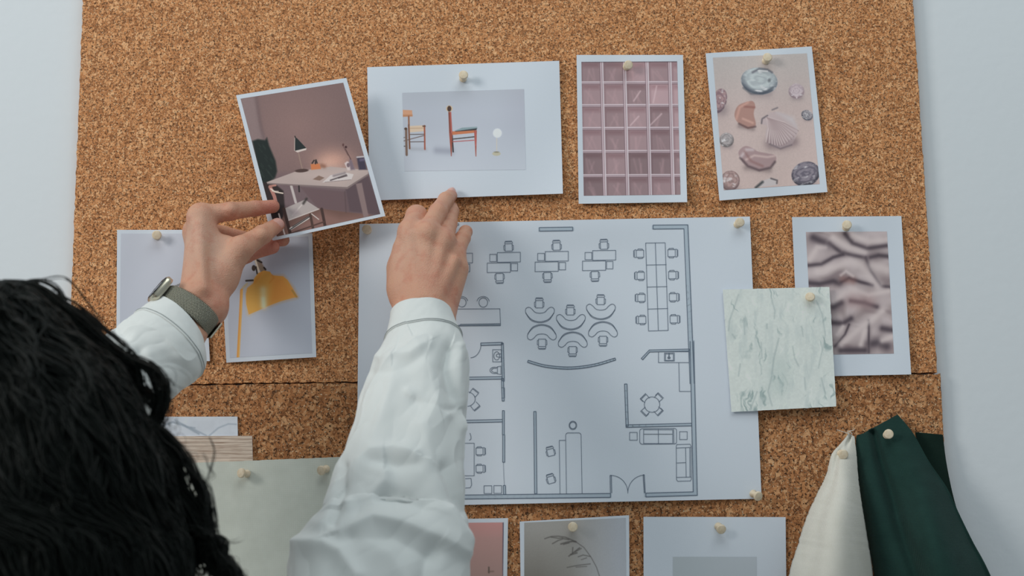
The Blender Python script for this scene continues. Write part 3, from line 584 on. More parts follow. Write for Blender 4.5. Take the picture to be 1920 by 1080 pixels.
# ------------------------------------------------------------------ the print held up by the hand
T = (430, 140, 3.373)
DESK = [(442.5, 178.5), (649.5, 146), (722.5, 405), (511, 451.5)]
P = Paint([(451, 185), (643.5, 155), (713, 401), (519, 443.5)], (192, 196, 203), 1.5, T)
P.fill((124, 99, 96)); P.over((141, 111, 106), np.clip(1-np.hypot((P.X-430)/330, (P.Y-330)/330), 0, 1)*.9); P.over((206, 156, 138), np.exp(-(((P.X-655)/120)**2+((P.Y-545)/75)**2))*.85); P.over((216, 170, 150), np.exp(-(((P.X-620)/60)**2+((P.Y-560)/35)**2))*.5)
P.poly([(60, 150), (165, 140), (195, 330), (240, 440), (130, 470)], (134, 112, 110), 6); P.soft([(170, 150), (200, 330), (225, 430)], 14, (106, 86, 86), .6); P.over((112, 92, 94), np.clip((P.Y-600)/60, 0, 1)*np.clip((P.X-240)/60, 0, 1)); P.grain(0.035, .9, 6)
P.poly([(560, 842), (700, 862), (1000, 900), (1010, 1080), (280, 1080), (260, 800), (340, 840)], (112, 82, 74), 3); P.poly([(600, 870), (700, 905), (880, 890), (960, 960), (330, 1060), (400, 960)], (142, 106, 98), 14, .7); P.poly([(340, 700), (440, 700), (560, 842), (700, 862), (760, 868), (735, 740)], (106, 84, 86), 3); P.poly([(730, 700), (880, 640), (965, 890), (880, 880), (760, 866)], (92, 74, 78), 4)
P.poly([(145, 420), (180, 408), (225, 415), (238, 398), (252, 450), (292, 545), (302, 610), (290, 650), (240, 690), (208, 700)], (30, 37, 35), 4); P.poly([(210, 680), (240, 682), (300, 700), (342, 735), (350, 830), (340, 900), (310, 930), (290, 1000), (235, 800)], (46, 36, 36), 3)
for k in range(26):
    a = rr.rand(4); P.line([(155+a[0]*120, 430+a[1]*220), (170+a[0]*120, 450+a[1]*220)], 4, (48, 58, 52), 3, .6)
P.line([(392, 706), (420, 808)], 16, (186, 172, 168)); P.poly([(800, 690), (838, 684), (880, 892), (850, 905)], (134, 112, 110), 2); P.line([(730, 740), (738, 870)], 5, (80, 64, 66), 3, .7)
P.poly([(236, 680), (420, 612), (640, 582), (880, 604), (878, 628), (745, 712), (240, 688)], (176, 156, 150)); P.poly([(420, 640), (560, 600), (700, 590), (850, 610), (700, 690)], (194, 170, 162), 20, .6); P.poly([(238, 684), (745, 712), (878, 626), (878, 636), (746, 724), (240, 692)], (126, 108, 106))
P.line([(436, 490), (452, 560), (464, 604)], 7, (150, 124, 112)); P.ell(458, 607, 43, 11, -4, (78, 58, 54)); P.poly([(413, 398), (428, 402), (488, 466), (470, 476), (416, 484)], (36, 42, 42)); P.poly([(414, 482), (488, 464), (486, 476), (430, 492)], (206, 188, 180)); P.line([(414, 400), (412, 480)], 4, (190, 170, 160)); P.line([(415, 390), (420, 402)], 7, (44, 42, 42))
P.soft([(585, 575), (600, 580)], 14, (140, 96, 78), .8); P.poly([(514, 566), (570, 562), (580, 596), (518, 602)], (198, 118, 76), 2); P.line([(524, 560), (536, 542)], 9, (54, 46, 44)); P.line([(545, 562), (548, 540)], 10, (50, 44, 44)); P.line([(556, 560), (552, 548)], 7, (60, 52, 48))
P.poly([(728, 560), (745, 548), (775, 560), (790, 600), (748, 606)], (206, 186, 182), 2); P.ell(752, 572, 10, 14, 0, (120, 100, 104)); P.poly([(762, 530), (776, 545), (794, 600), (768, 604), (756, 560)], (122, 104, 112), 3); P.line([(735, 470), (768, 535)], 5, (86, 60, 60)); P.ell(737, 458, 8, 8, 0, (70, 44, 46)); P.ell(720, 444, 6, 9, 0, (90, 60, 58)); P.line([(718, 450), (750, 510)], 3, (96, 70, 68))
P.poly([(805, 520), (850, 516), (868, 600), (820, 602)], (66, 58, 72), 3); P.line([(808, 522), (850, 518)], 9, (196, 184, 184), 2); P.line([(830, 540), (858, 536)], 14, (104, 92, 112), 4)
P.poly([(588, 682), (640, 636), (720, 616), (786, 630), (772, 664)], (206, 192, 188)); P.line([(640, 668), (740, 634)], 7, (76, 64, 66), 2); P.line([(660, 640), (730, 622)], 12, (120, 104, 106), 4, .8); P.line([(605, 680), (770, 664)], 3, (130, 112, 110)); P.line([(690, 655), (745, 640)], 5, (84, 70, 72)); P.poly([(527, 662), (566, 638), (602, 652), (572, 670)], (132, 106, 94))
P.poly([(345, 848), (478, 790), (566, 848), (368, 926)], (172, 158, 154)); P.line([(400, 890), (470, 810)], 5, (206, 192, 186), 3); P.line([(345, 850), (368, 924), (566, 850)], 6, (200, 186, 180)); P.poly([(380, 860), (430, 850), (450, 880), (400, 900)], (150, 134, 136), 8, .7)
P.line([(440, 705), (442, 740)], 9, (44, 38, 38)); P.line([(468, 815), (488, 785)], 12, (52, 46, 44), 4)
P.line([(255, 705), (292, 700)], 12, (174, 122, 110)); P.line([(258, 710), (285, 770), (300, 830)], 22, (168, 116, 106)); P.line([(262, 722), (290, 742), (338, 750)], 8, (222, 196, 182)); P.line([(270, 736), (310, 738)], 4, (230, 206, 192))
P.line([(345, 850), (385, 1005)], 20, (62, 42, 38)); P.line([(313, 880), (350, 1010)], 9, (196, 180, 176)); P.line([(512, 885), (530, 976)], 16, (76, 56, 50)); P.line([(584, 850), (606, 960)], 18, (70, 50, 46)); P.line([(388, 975), (500, 905)], 16, (204, 196, 190)); P.line([(384, 980), (505, 900)], 6, (46, 36, 36)); P.line([(400, 1000), (600, 930)], 9, (84, 60, 54)); P.line([(520, 880), (565, 915)], 6, (200, 186, 180)); P.line([(400, 960), (500, 895)], 5, (70, 58, 56))
def desk_bend(u, v): return 0.0012*np.sin(3.14*u)*(1-v)+0.0006
desk = sheet('photo_print', DESK, -0.034, desk_bend, 'photo print of a desk with black lamp, held in the raised hand', 'photo print', paint=P, th=0.0004)

# ------------------------------------------------------------------ push pins
def lathe(prof, n=28):
    V = []; 
    for z, r in prof: V += [(r*math.cos(6.2832*k/n), r*math.sin(6.2832*k/n), z) for k in range(n)]
    Fq = gridfaces(len(prof), n, 0, True, wrap=True); V.append((0, 0, prof[0][0])); V.append((0, 0, prof[-1][0]))
    a = np.arange(n); b = (a+1) % n; N = len(prof)*n
    return np.array(V), [Fq, np.stack([a, b, np.full(n, N)], 1)[:, ::-1].copy() if False else np.stack([b, a, np.full(n, N)], 1), np.stack([a+N-n, b+N-n, np.full(n, N+1)], 1)]
prof = [(0, .0034), (.0004, .0041), (.0018, .0043), (.0024, .0036), (.0040, .0027), (.0066, .0026), (.0082, .0034), (.0092, .0047), (.0100, .0052), (.0116, .0052), (.0124, .0047), (.0126, .0042)]
Vp, Fp = lathe(prof); Vn, Fn = lathe([(-.007, .0001), (-.005, .0005), (0.001, .0005)], 10)
GPIN = 'wooden push pins'
pins = [  # px, py, base depth, tilt (x right, z up), what it holds
 (294, 441, .003, (.25, -.1), 'the plain grey print at far left'), (869, 141, .004, (.10, .12), 'the wide print of two chairs'),
 (1178, 122, .003, (.15, -.12), 'the glass block wall print'), (1439, 108, .004, (.05, .10), 'the seashell print'),
 (688, 430, .003, (-.02, -.05), 'the upper left corner of the floor plan'), (1387, 417, .003, (.15, .05), 'the upper right corner of the floor plan'),
 (1588, 422, .003, (-.1, .1), 'the crumpled silk print'), (1519, 557, .005, (-.1, .25), 'the square marble sample'),
 (1421, 930, .003, (.45, -.35), 'the lower right corner of the floor plan'), (453, 887, .006, (-.55, .05), 'the linen swatch, the left of its two pins'),
 (603, 882, .006, (-.50, -.25), 'the linen swatch, the right of its two pins'), (1074, 988, .003, (-.05, -.05), 'the pampas grass print'),
 (1352, 992, .003, (.20, -.35), 'the wide white print with an empty grey rectangle'), (1581, 852, .018, (.05, -.15), 'the cream cloth'),
 (1666, 814, .014, (-.05, .03), 'the dark green cloth')]
pin0 = None
for px, py, dep, (tx, tz), what in pins:
    if pin0 is None:
        pin0 = empty('push_pin', (0, 0, 0)); kb = mesh('pin_knob', Vp, Fp, M['pin'], pin0); nl = mesh('pin_needle', Vn, Fn, M['steel'], pin0); o = pin0
    else:
        o = pin0.copy(); S.collection.objects.link(o)
        for q in (kb, nl): c = q.copy(); S.collection.objects.link(c); c.parent = o
    ax = Vector((tx, -1, tz)).normalized(); o.rotation_euler = ax.to_track_quat('Z', 'Y').to_euler()
    # the disc's middle should sit on the pixel
    head = U(px, py, -dep-0.010); o.location = Vector(head)-ax*0.0105
    tag(o, 'turned wooden push pin holding '+what, 'push pin', GPIN)

# ------------------------------------------------------------------ hanging cloths
def cloth(name, left, right, Yf, label, m, nu=60, nv=110, th=0.0012, frayed=0.0, seed=0):
    """left, right: edge polylines in frame pixels from the pin down; Yf(u, v) -> depth"""
    L = catmull(left, nv); R_ = catmull(right, nv); v, u = np.meshgrid(np.linspace(0, 1, nv), np.linspace(0, 1, nu), indexing='ij')
    rr = np.random.RandomState(seed)
    L = L+rr.normal(0, frayed, L.shape); R_ = R_+rr.normal(0, frayed*.5, R_.shape)
    p = L[:, None]*(1-u)[..., None]+R_[:, None]*u[..., None]
    P = U(p[..., 0], p[..., 1], Yf(u, v)).reshape(-1, 3); n = nu*nv
    du = np.gradient(P.reshape(nv, nu, 3), axis=1); dv = np.gradient(P.reshape(nv, nu, 3), axis=0); nn = np.cross(du, dv); nn /= np.linalg.norm(nn, axis=2)[..., None]+1e-12
    if nn[..., 1].mean() < 0: nn = -nn
    B = P+nn.reshape(-1, 3)*th
    F = [gridfaces(nv, nu, 0, True), gridfaces(nv, nu, n)]
    idx = np.arange(n).reshape(nv, nu); ring = np.concatenate([idx[:-1, 0], idx[-1, :-1], idx[:0:-1, -1], idx[0, :0:-1]]); r2 = np.roll(ring, -1)
    F.append(np.stack([ring, r2, r2+n, ring+n], 1))
    o = mesh(name, np.concatenate([P, B]), F, m); tag(o, label, 'fabric swatch', 'fabric swatches hanging at lower right'); return o
s = lambda v, a, b: np.clip((v-a)/(b-a), 0, 1)**2*(3-2*np.clip((v-a)/(b-a), 0, 1))
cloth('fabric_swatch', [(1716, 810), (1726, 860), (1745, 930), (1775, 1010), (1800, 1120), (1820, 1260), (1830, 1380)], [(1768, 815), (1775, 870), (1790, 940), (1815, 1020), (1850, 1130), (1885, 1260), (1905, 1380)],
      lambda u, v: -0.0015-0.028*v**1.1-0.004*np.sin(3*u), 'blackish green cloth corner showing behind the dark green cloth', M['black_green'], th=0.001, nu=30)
cloth('fabric_swatch', [(1612, 816), (1605, 822), (1607, 880), (1616, 950), (1628, 1020), (1642, 1100), (1655, 1240), (1660, 1380)],
      [(1683, 777), (1712, 812), (1742, 865), (1776, 915), (1797, 960), (1823, 1015), (1857, 1082), (1920, 1240), (1970, 1380)],
      lambda u, v: -0.006-0.004*v-0.062*np.sin(3.14*np.clip(u*1.02, 0, 1))**0.9*s(v, 0.0, 0.75)-0.075*u**2*v-0.010*np.sin(u*9.5+v*2)*s(v, .08, .5)+0.010*np.exp(-((u-.30-.12*v)/.07)**2)*s(v, 0, .12),
      'dark green cloth hanging in a cone from one pin at lower right', M['green'], th=0.0015, nu=90, seed=3)
cr = cloth('fabric_swatch', [(1592, 812), (1576, 832), (1559, 852), (1549, 890), (1532, 925), (1512, 970), (1496, 1020), (1477, 1082), (1435, 1240), (1405, 1380)],
      [(1602, 818), (1606, 850), (1610, 900), (1617, 950), (1625, 1000), (1637, 1080), (1650, 1240), (1655, 1380)],
      lambda u, v: -0.010-0.004*v-0.052*np.sin(3.14*u)**0.9*s(v, 0.0, 0.8)-0.03*(1-u)*v-0.030*s(v, 0, .5)*u+0.006*np.exp(-((u-.42)/.12)**2)*s(.16-v, 0, .12)+0.004*np.exp(-((u-.22)/.09)**2)*s(v, .1, .2),
      'cream cloth gathered under one pin, hanging left of the dark green cloth', M['cream'], th=0.0012, frayed=.35, seed=2)
def tube(P, r, n=6, closed_ends=True):
    P = np.asarray(P, float); k = len(P); r = np.broadcast_to(np.asarray(r, float), (k,))
    T_ = np.gradient(P, axis=0); T_ /= np.linalg.norm(T_, axis=1)[:, None]+1e-12
    ref = np.array([0.31, 0.17, 0.93]); A = np.cross(T_, ref); A /= np.linalg.norm(A, axis=1)[:, None]+1e-12; B = np.cross(T_, A)
    a = np.arange(n)*2*math.pi/n
    V = P[:, None]+r[:, None, None]*(A[:, None]*np.cos(a)[None, :, None]+B[:, None]*np.sin(a)[None, :, None])
    return V.reshape(-1, 3), gridfaces(k, n, 0, False, wrap=True)
th = []
for q in ([(1592, 814), (1582, 810), (1569, 806)], [(1590, 814), (1594, 808), (1600, 807), (1602, 804)], [(1598, 814), (1592, 808), (1588, 812)]):
    q = catmull(q, 12); th.append(tube(U(q[:, 0], q[:, 1], -0.012), 0.0004, 5))
mesh('loose_thread', *join(th), M['cream'], cr)

# ------------------------------------------------------------------ the person
def surface_nets(D, org, h):
    """smooth closed surface where D = 0 (D < 0 inside), one vertex per mixed cell"""
    nx, ny, nz = D.shape; ins = D < 0
    offs = [(i, j, k) for i in (0, 1) for j in (0, 1) for k in (0, 1)]
    cnt = sum(ins[i:nx-1+i, j:ny-1+j, k:nz-1+k].astype(np.int8) for i, j, k in offs)
    mx = (cnt > 0) & (cnt < 8); idx = np.argwhere(mx); vid = np.full(mx.shape, -1, np.int64); vid[mx] = np.arange(len(idx))
    vals = [D[idx[:, 0]+i, idx[:, 1]+j, idx[:, 2]+k] for i, j, k in offs]
    acc = np.zeros((len(idx), 3)); c = np.zeros(len(idx)); O = np.array(offs, float)
    for a in range(8):
        for b in range(a+1, 8):
            if abs(O[a]-O[b]).sum() != 1: continue
            va, vb = vals[a], vals[b]; m = (va < 0) != (vb < 0); t = np.where(m, va/np.where(m, va-vb, 1), 0)
            acc += np.where(m[:, None], O[a]+t[:, None]*(O[b]-O[a]), 0); c += m
    V = org+h*(idx+acc/c[:, None]); Fs = []
    for ax in range(3):
        o1, o2 = [(1, 2), (2, 0), (0, 1)][ax]
        A = np.take(ins, range(0, D.shape[ax]-1), ax); B = np.take(ins, range(1, D.shape[ax]), ax)
        e = np.argwhere(A != B); e = e[(e[:, o1] > 0) & (e[:, o2] > 0) & (e[:, o1] < D.shape[o1]-1) & (e[:, o2] < D.shape[o2]-1)]
        s1 = np.zeros(3, int); s1[o1] = 1; s2 = np.zeros(3, int); s2[o2] = 1
        g = lambda q: vid[q[:, 0], q[:, 1], q[:, 2]]
        Q = np.stack([g(e-s1-s2), g(e-s2), g(e), g(e-s1)], 1); fl = A[e[:, 0], e[:, 1], e[:, 2]]
        Q[~fl] = Q[~fl][:, ::-1]; Fs.append(Q)
    return V, np.concatenate(Fs)
def cone(P, a, b, ra, rb):
    """distance to a tapered capsule"""
    a = np.asarray(a, np.float32); d = np.asarray(b, np.float32)-a; L = float(d@d)+1e-12
    q = P-a; t = np.clip((q@d)/L, 0, 1); return np.linalg.norm(q-t[..., None]*d, axis=-1)-(ra+(rb-ra)*t)
def smin(a, b, k):
    h = np.clip(0.5+0.5*(b-a)/k, 0, 1); return b*(1-h)+a*h-k*h*(1-h)
def ell(P, c, r):
    q = (P-np.asarray(c, np.float32))/np.asarray(r, np.float32); n = np.linalg.norm(q, axis=-1); return (n-1)*float(min(r))
def grid(lo, hi, h):
    n = np.ceil((np.asarray(hi)-lo)/h).astype(int)+1
    ax = [(lo[i]+h*np.arange(n[i])).astype(np.float32) for i in range(3)]
    return np.stack(np.meshgrid(*ax, indexing='ij'), -1)
J = lambda x, y, Y: U(x, y, Y)

def hand(palm, fingers, bumps, h=0.0013, kp=0.012, kf=0.0007, kj=0.005, extra=None):
    pts = np.array([p for a, b, _, _ in palm for p in (a, b)]+[q[0] for f in fingers for q in f])
    lo, hi = pts.min(0)-0.034, pts.max(0)+0.034; G = grid(lo, hi, h); D = None
    for a, b, ra, rb in palm:
        d = cone(G, a, b, ra, rb); D = d if D is None else smin(D, d, kp)
    Fg = None
    for f in fingers:
        df = None
        for (a, ra), (b, rb) in zip(f[:-1], f[1:]):
            d = cone(G, a, b, ra, rb); df = d if df is None else smin(df, d, 0.003)
        Fg = df if Fg is None else smin(Fg, df, kf)
    D = smin(D, Fg, kj)
    for c, r, k in bumps:
        d = np.linalg.norm(G-np.asarray(c, np.float32), axis=-1)-abs(r)
        D = smin(D, d, k) if r > 0 else -smin(-D, d, k)
    if extra: D = extra(G, D)
    return surface_nets(D, lo, h)

SKIN = np.array((0.64, 0.340, 0.228)); RED = np.array((0.60, 0.205, 0.150)); NAIL = np.array((0.70, 0.40, 0.34)); PALE = np.array((0.68, 0.44, 0.335))
def skin_cols(V, reds, nails=(), pales=()):
    C = np.tile(SKIN, (len(V), 1)).astype(float)
    n = vnoise(V[:, 0]*55+V[:, 1]*40, V[:, 2]*55-V[:, 1]*30, 9, 4)[:, None]; C = C*(0.93+0.14*n)
    for lst, col in ((pales, PALE), (reds, RED)):
        for p, r, a in lst:
            w = a*np.exp(-(np.linalg.norm(V-p, axis=1)/r)**2)[:, None]; C = C*(1-w)+col*w
    for p, ax_l, ax_w, nrm, l_, w_ in nails:
        q = V-p; u = q@ax_l/l_; v = q@ax_w/w_; d = q@nrm; m = ((np.abs(u)**3+np.abs(v)**3) < 1) & (d > -0.004)
        C[m] = NAIL
    return C

# right hand, seen from its back, finger resting at the foot of the chairs print
R = dict(
 w1=J(769, 602, -.112), w2=J(818, 602, -.112), iM=J(770, 432, -.086), mM=J(801, 436, -.092), rM=J(832, 450, -.086), pM=J(853, 476, -.076))
palm = [(R['w1'], R['w2'], .0165, .0155), (R['w1'], R['iM'], .0165, .0120), (R['w2'], R['pM'], .0155, .0110), (J(790, 602, -.116), R['mM'], .0170, .0118), (J(800, 600, -.114), R['rM'], .0165, .0115),
        (J(752, 540, -.098), J(757, 470, -.088), .0130, .0115), (J(772, 640, -.128), J(767, 700, -.150), .0165, .021), (J(812, 640, -.128), J(812, 700, -.150), .018, .022), (J(769, 604, -.112), J(772, 640, -.128), .0160, .0165), (J(818, 604, -.112), J(812, 640, -.128), .0155, .018),
        (J(840, 580, -.098), J(856, 505, -.085), .0075, .0122), (J(752, 560, -.10), J(750, 505, -.080), .010, .0140)]
fingers = [
 [(R['iM'], .0120), (J(781, 405, -.056), .0117), (J(786, 413, -.036), .0092), (J(790, 432, -.020), .0080)],
 [(R['mM'], .0115), (J(821, 398, -.061), .0097), (J(836, 375, -.034), .0085), (J(845, 367, -.014), .0074)],
 [(R['rM'], .0112), (J(841, 419, -.046), .0092), (J(847, 396, -.026), .0078), (J(847, 389, -.010), .0070)],
 [(R['pM'], .0104), (J(868, 446, -.054), .0080), (J(873, 435, -.040), .0070), (J(873, 434, -.026), .0064)],
 [(J(752, 520, -.075), .0135), (J(762, 470, -.050), .0112), (J(782, 445, -.028), .0098), (J(800, 436, -.012), .0084)]]
bumps = [(J(766, 436, -.094), .0085, .010), (J(800, 438, -.101), .0095, .010), (J(831, 452, -.095), .0082, .009), (J(854, 480, -.084), .0078, .008),
         (J(822, 398, -.064), .0082, .004), (J(781, 408, -.062), .0085, .004)]
def tendons(G, D):
    """low ridges of the extensor tendons and small creases over the knuckles"""
    for a, b in (((795, 560), (800, 445)), ((786, 560), (768, 445)), ((806, 560), (830, 460)), ((815, 570), (853, 488))):
        p, q = J(*a, -.122), J(*b, -.1005); D = smin(D, cone(G, p, q, .0050, .0042), .008)
    for cx_, cy_, Y_, L_ in ((822, 399, -.0705, 7), (820, 394, -.0690, 6), (824, 404, -.0715, 6)):
        d = cone(G, J(cx_-L_, cy_-3, Y_), J(cx_+L_, cy_+4, Y_), .0006, .0006); D = -smin(-D, d, .0016)
    return D
Vr, Fr = hand(palm, fingers, bumps, extra=tendons)
tip = J(846, 363, -.014); nl_r = []
Cr = skin_cols(Vr, [(tip, .010, .8), (J(873, 434, -.03), .012, .7), (R['pM'], .012, .35), (R['iM'], .012, .35), (R['mM'], .010, .3), (R['rM'], .012, .45), (J(822, 398, -.066), .008, .35), (J(781, 405, -.066), .010, .35), (J(815, 530, -.11), .022, .22), (J(840, 585, -.1), .02, .3), (J(750, 590, -.1), .02, .3)], pales=[(J(750, 470, -.1), .03, .4)])

# left hand, thumb and first finger pinching the desk print
Lh = dict(iM=J(377, 405, -.086), mM=J(369, 432, -.070), rM=J(372, 462, -.056), pM=J(378, 492, -.046), cmc=J(412, 520, -.092), tM=J(452, 466, -.092))
wA, wB = J(367, 563, -.112), J(392, 577, -.108)
palm = [(wA, wB, .0155, .0165), (wA, Lh['iM'], .0160, .0118), (J(380, 560, -.10), Lh['mM'], .0165, .0125), (J(372, 556, -.096), Lh['rM'], .0160, .0130), (J(378, 560, -.092), Lh['pM'], .0150, .0115),
        (wB, Lh['cmc'], .0140, .0158), (Lh['cmc'], Lh['tM'], .0165, .0125), (Lh['cmc'], Lh['iM'], .0150, .0105), (J(400, 480, -.085), J(425, 458, -.085), .0130, .0085),
        (wA, J(326, 616, -.127), .0155, .0160), (wB, J(347, 634, -.125), .0150, .0160), (J(326, 616, -.127), J(276, 682, -.146), .016, .020), (J(350, 628, -.125), J(294, 700, -.146), .016, .020)]
fingers = [
 [(Lh['iM'], .0112), (J(432, 396, -.078), .0096), (J(478, 391, -.057), .0082), (J(512, 387, -.0438), .0072)],
 [(Lh['mM'], .0115), (J(418, 440, -.038), .0094), (J(480, 452, -.022), .0078), (J(531, 450, -.0235), .0070)],
 [(Lh['rM'], .0112), (J(425, 470, -.038), .0094), (J(470, 474, -.034), .0084), (J(511, 463, -.0310), .0076)],
 [(Lh['pM'], .0100), (J(418, 498, -.030), .0082), (J(444, 490, -.026), .0072), (J(466, 482, -.024), .0064)],
 [(Lh['tM'], .0125), (J(492, 440, -.071), .0100), (J(520, 422, -.0465), .0078)]]
bumps = [(J(372, 408, -.094), .0090, .010), (J(432, 395, -.085), .0070, .004), (J(490, 441, -.082), .0080, .004), (J(362, 436, -.074), .0085, .010)]
def web(G, D):
    # creases at the root of the first finger
    for a, b, Y in (((398, 402), (424, 426), -.0985), ((404, 398), (430, 414), -.0965), ((412, 392), (432, 406), -.095)):
        d = cone(G, J(*a, Y), J(*b, Y+.006), .0010, .0006); D = -smin(-D, d, .0030)
    p, q = J(380, 540, -.128), J(374, 425, -.1035); D = smin(D, cone(G, p, q, .0045, .0035), .012)
    return D
Vl_, Fl_ = hand(palm, fingers, bumps, extra=web)
tnail = J(523, 416, -.0525); al = J(528, 411, -.055)-J(516, 427, -.066); al /= np.linalg.norm(al); nn_ = np.array([.15, -.85, .5]); nn_ -= al*(nn_@al); nn_ /= np.linalg.norm(nn_); aw = np.cross(al, nn_)
Cl = skin_cols(Vl_, [(J(513, 387, -.054), .013, .9), (J(480, 391, -.06), .012, .4), (J(511, 463, -.03), .018, .9), (J(470, 474, -.034), .02, .6), (J(520, 422, -.056), .010, .5), (J(425, 410, -.09), .012, .35), (J(410, 560, -.12), .02, .3)],
               nails=[(tnail, al, aw, nn_, .0062, .0054)], pales=[(J(372, 450, -.1), .03, .6), (J(400, 500, -.1), .03, .25)])

# head, neck, trunk and legs (mostly out of the frame or under hair and clothes)
HC = U(-38, 846, -.415)                        # middle of the head
def world(dx, dy, dz): return HC+np.array([dx, dy, dz])
SHR, SHL = U(455, 1385, -.43), U(-455, 1385, -.43)
NB = world(0.0, -.035, -.215)                  # base of the neck
FZ = 0.0
hipz = 0.90
PEL = np.array([HC[0], HC[1]-.03, hipz])
def body():
    h = 0.006; lo = np.array([min(SHL[0], HC[0])-.16, HC[1]-.24, -0.02]); hi = np.array([SHR[0]+.25, -.06, HC[2]+.14]); G = grid(lo, hi, h)
    D = cone(G, NB+[0, 0, -.02], PEL+[0, 0, .10], .095, .105)
    for s_ in (-1, 1):
        sh = SHR if s_ > 0 else SHL
        D = smin(D, cone(G, NB+[s_*.04, 0, -.05], sh+np.array([-s_*.045, 0, 0]), .048, .030), .03)
        D = smin(D, cone(G, NB+[s_*.05, -.005, -.19], PEL+[s_*.06, 0, .06], .078, .100), .04)
        D = smin(D, cone(G, PEL+[s_*.075, 0, -.02], PEL+[s_*.085, .01, -.42], .098, .058), .04)
        D = smin(D, cone(G, PEL+[s_*.085, .01, -.42], PEL+[s_*.09, -.01, -.81], .056, .038), .03)
        D = smin(D, cone(G, PEL+[s_*.09, -.02, -.855], PEL+[s_*.10, .13, -.875], .036, .024), .03)
    D = smin(D, cone(G, NB+[0, -.005, -.03], world(0, -.015, -.09), .058, .055), .03)
    el = U(700, 1120, -.235); D = smin(D, cone(G, SHR+[-.03, 0, 0], el+[0, 0, -.01], .034, .028), .015); D = smin(D, cone(G, el, J(790, 690, -.150), .038, .030), .02)
    el2 = U(50, 935, -.235); D = smin(D, cone(G, SHL+[.03, 0, 0], el2, .034, .028), .015); D = smin(D, cone(G, el2, J(285, 692, -.146), .036, .024), .02)
    return surface_nets(D, lo, h)
def head():
    h = 0.0026; lo = HC-np.array([.10, .125, .16]); hi = HC+np.array([.10, .145, .14]); G = grid(lo, hi, h)
    g = lambda x, y, z: world(x, y, z)
    D = ell(G, g(0, -.012, .025), (.076, .096, .098)); D = smin(D, ell(G, g(0, .028, -.035), (.060, .068, .082)), .03)
    D = smin(D, cone(G, g(-.022, .062, -.092), g(.022, .062, -.092), .018, .018), .03)
    D = smin(D, cone(G, g(0, .094, .010), g(0, .110, -.034), .007, .011), .014)
    for s_ in (-1, 1):
        D = smin(D, np.linalg.norm(G-np.float32(g(s_*.012, .103, -.038)), axis=-1)-.008, .006)
        D = -smin(-D, np.linalg.norm(G-np.float32(g(s_*.032, .100, .004)), axis=-1)-.013, .012)
        D = smin(D, cone(G, g(s_*.014, .090, .022), g(s_*.050, .078, .022), .008, .007), .010)
        D = smin(D, np.linalg.norm(G-np.float32(g(s_*.032, .079, .003)), axis=-1)-.0135, .003)
        D = smin(D, ell(G, g(s_*.045, .068, -.030), (.020, .018, .020)), .015)
        e = np.abs(np.linalg.norm((G-np.float32(g(s_*.079, -.012, -.008)))/np.float32((.6, 1.0, 1.65)), axis=-1)-.017)-.0045; e = np.maximum(e, np.abs(G[..., 0]-np.float32(HC[0]+s_*.078))-.006); D = smin(D, e, .006)
    D = smin(D, cone(G, g(-.017, .093, -.062), g(.017, .093, -.062), .0055, .0055), .005); D = smin(D, cone(G, g(-.014, .091, -.071), g(.014, .091, -.071), .0062, .0062), .005)
    D = -smin(-D, cone(G, g(-.020, .101, -.0665), g(.020, .101, -.0665), .0012, .0012), .003)
    D = smin(D, cone(G, g(0, -.02, -.06), g(0, -.02, -.20), .054, .056), .03)
    return surface_nets(D, lo, h)
Vb, Fb = body(); Vh, Fh = head()
Cb = np.tile(SKIN, (len(Vb), 1)); Ch = skin_cols(Vh, [(world(0, .095, -.067), .018, .9), (world(.045, .07, -.03), .02, .4), (world(-.045, .07, -.03), .02, .4)])
VV, FF = join([(Vr, Fr), (Vl_, Fl_), (Vb, Fb), (Vh, Fh)])
person = mesh('person', VV, FF, M['skin'], cols=np.concatenate([Cr, Cl, Cb, Ch]))
tag(person, 'dark-haired person seen from behind in a white shirt, holding one print and pointing', 'person')
M['eye'] = mat('eye', (0.75, 0.75, 0.74), 0.2, 0.5); M['iris'] = mat('iris', (0.03, 0.018, 0.01), 0.15, 0.5)
def sphere(c, r, n=16, sc=(1, 1, 1)):
    pr = [(r*math.sin(t), r*math.cos(t)) for t in np.linspace(-1.5, 1.5, n)]; V, F = lathe(pr, n*2); V = V*np.array(sc)+c; return V, F
for s_ in (-1, 1):
    e = mesh('eye', *sphere(world(s_*.032, .0805, .003), .0132), M['eye'], person); V_, F_ = sphere(world(s_*.032, .0905, .003), .0055, 10, (1, .75, 1)); mesh('iris', V_, F_, M['iris'], e)
for nm_, c_, r_ in (('fingernail', J(848, 360, -.0145), 0),):
    ax_ = J(848, 360, -.010)-J(842, 369, -.022); ax_ /= np.linalg.norm(ax_); up_ = np.array([.25, -.55, .8]); up_ -= ax_*(up_@ax_); up_ /= np.linalg.norm(up_); sd_ = np.cross(ax_, up_)
    a_, b_ = np.meshgrid(np.linspace(-1, 1, 15), np.linspace(-1, 1, 13), indexing='ij'); m_ = np.sqrt(1-0.35*b_**2)
    c0 = J(845.5, 364.5, -.0135); Pn = c0+(a_*m_*.0055)[..., None]*ax_+(b_*.0048*np.sqrt(1-.3*a_**2))[..., None]*sd_+(.0078-.0030*b_**2-.0012*a_**2)[..., None]*up_
    mesh('fingernail', Pn.reshape(-1, 3), gridfaces(15, 13), mat('nail', NAIL, .3, .5), person)

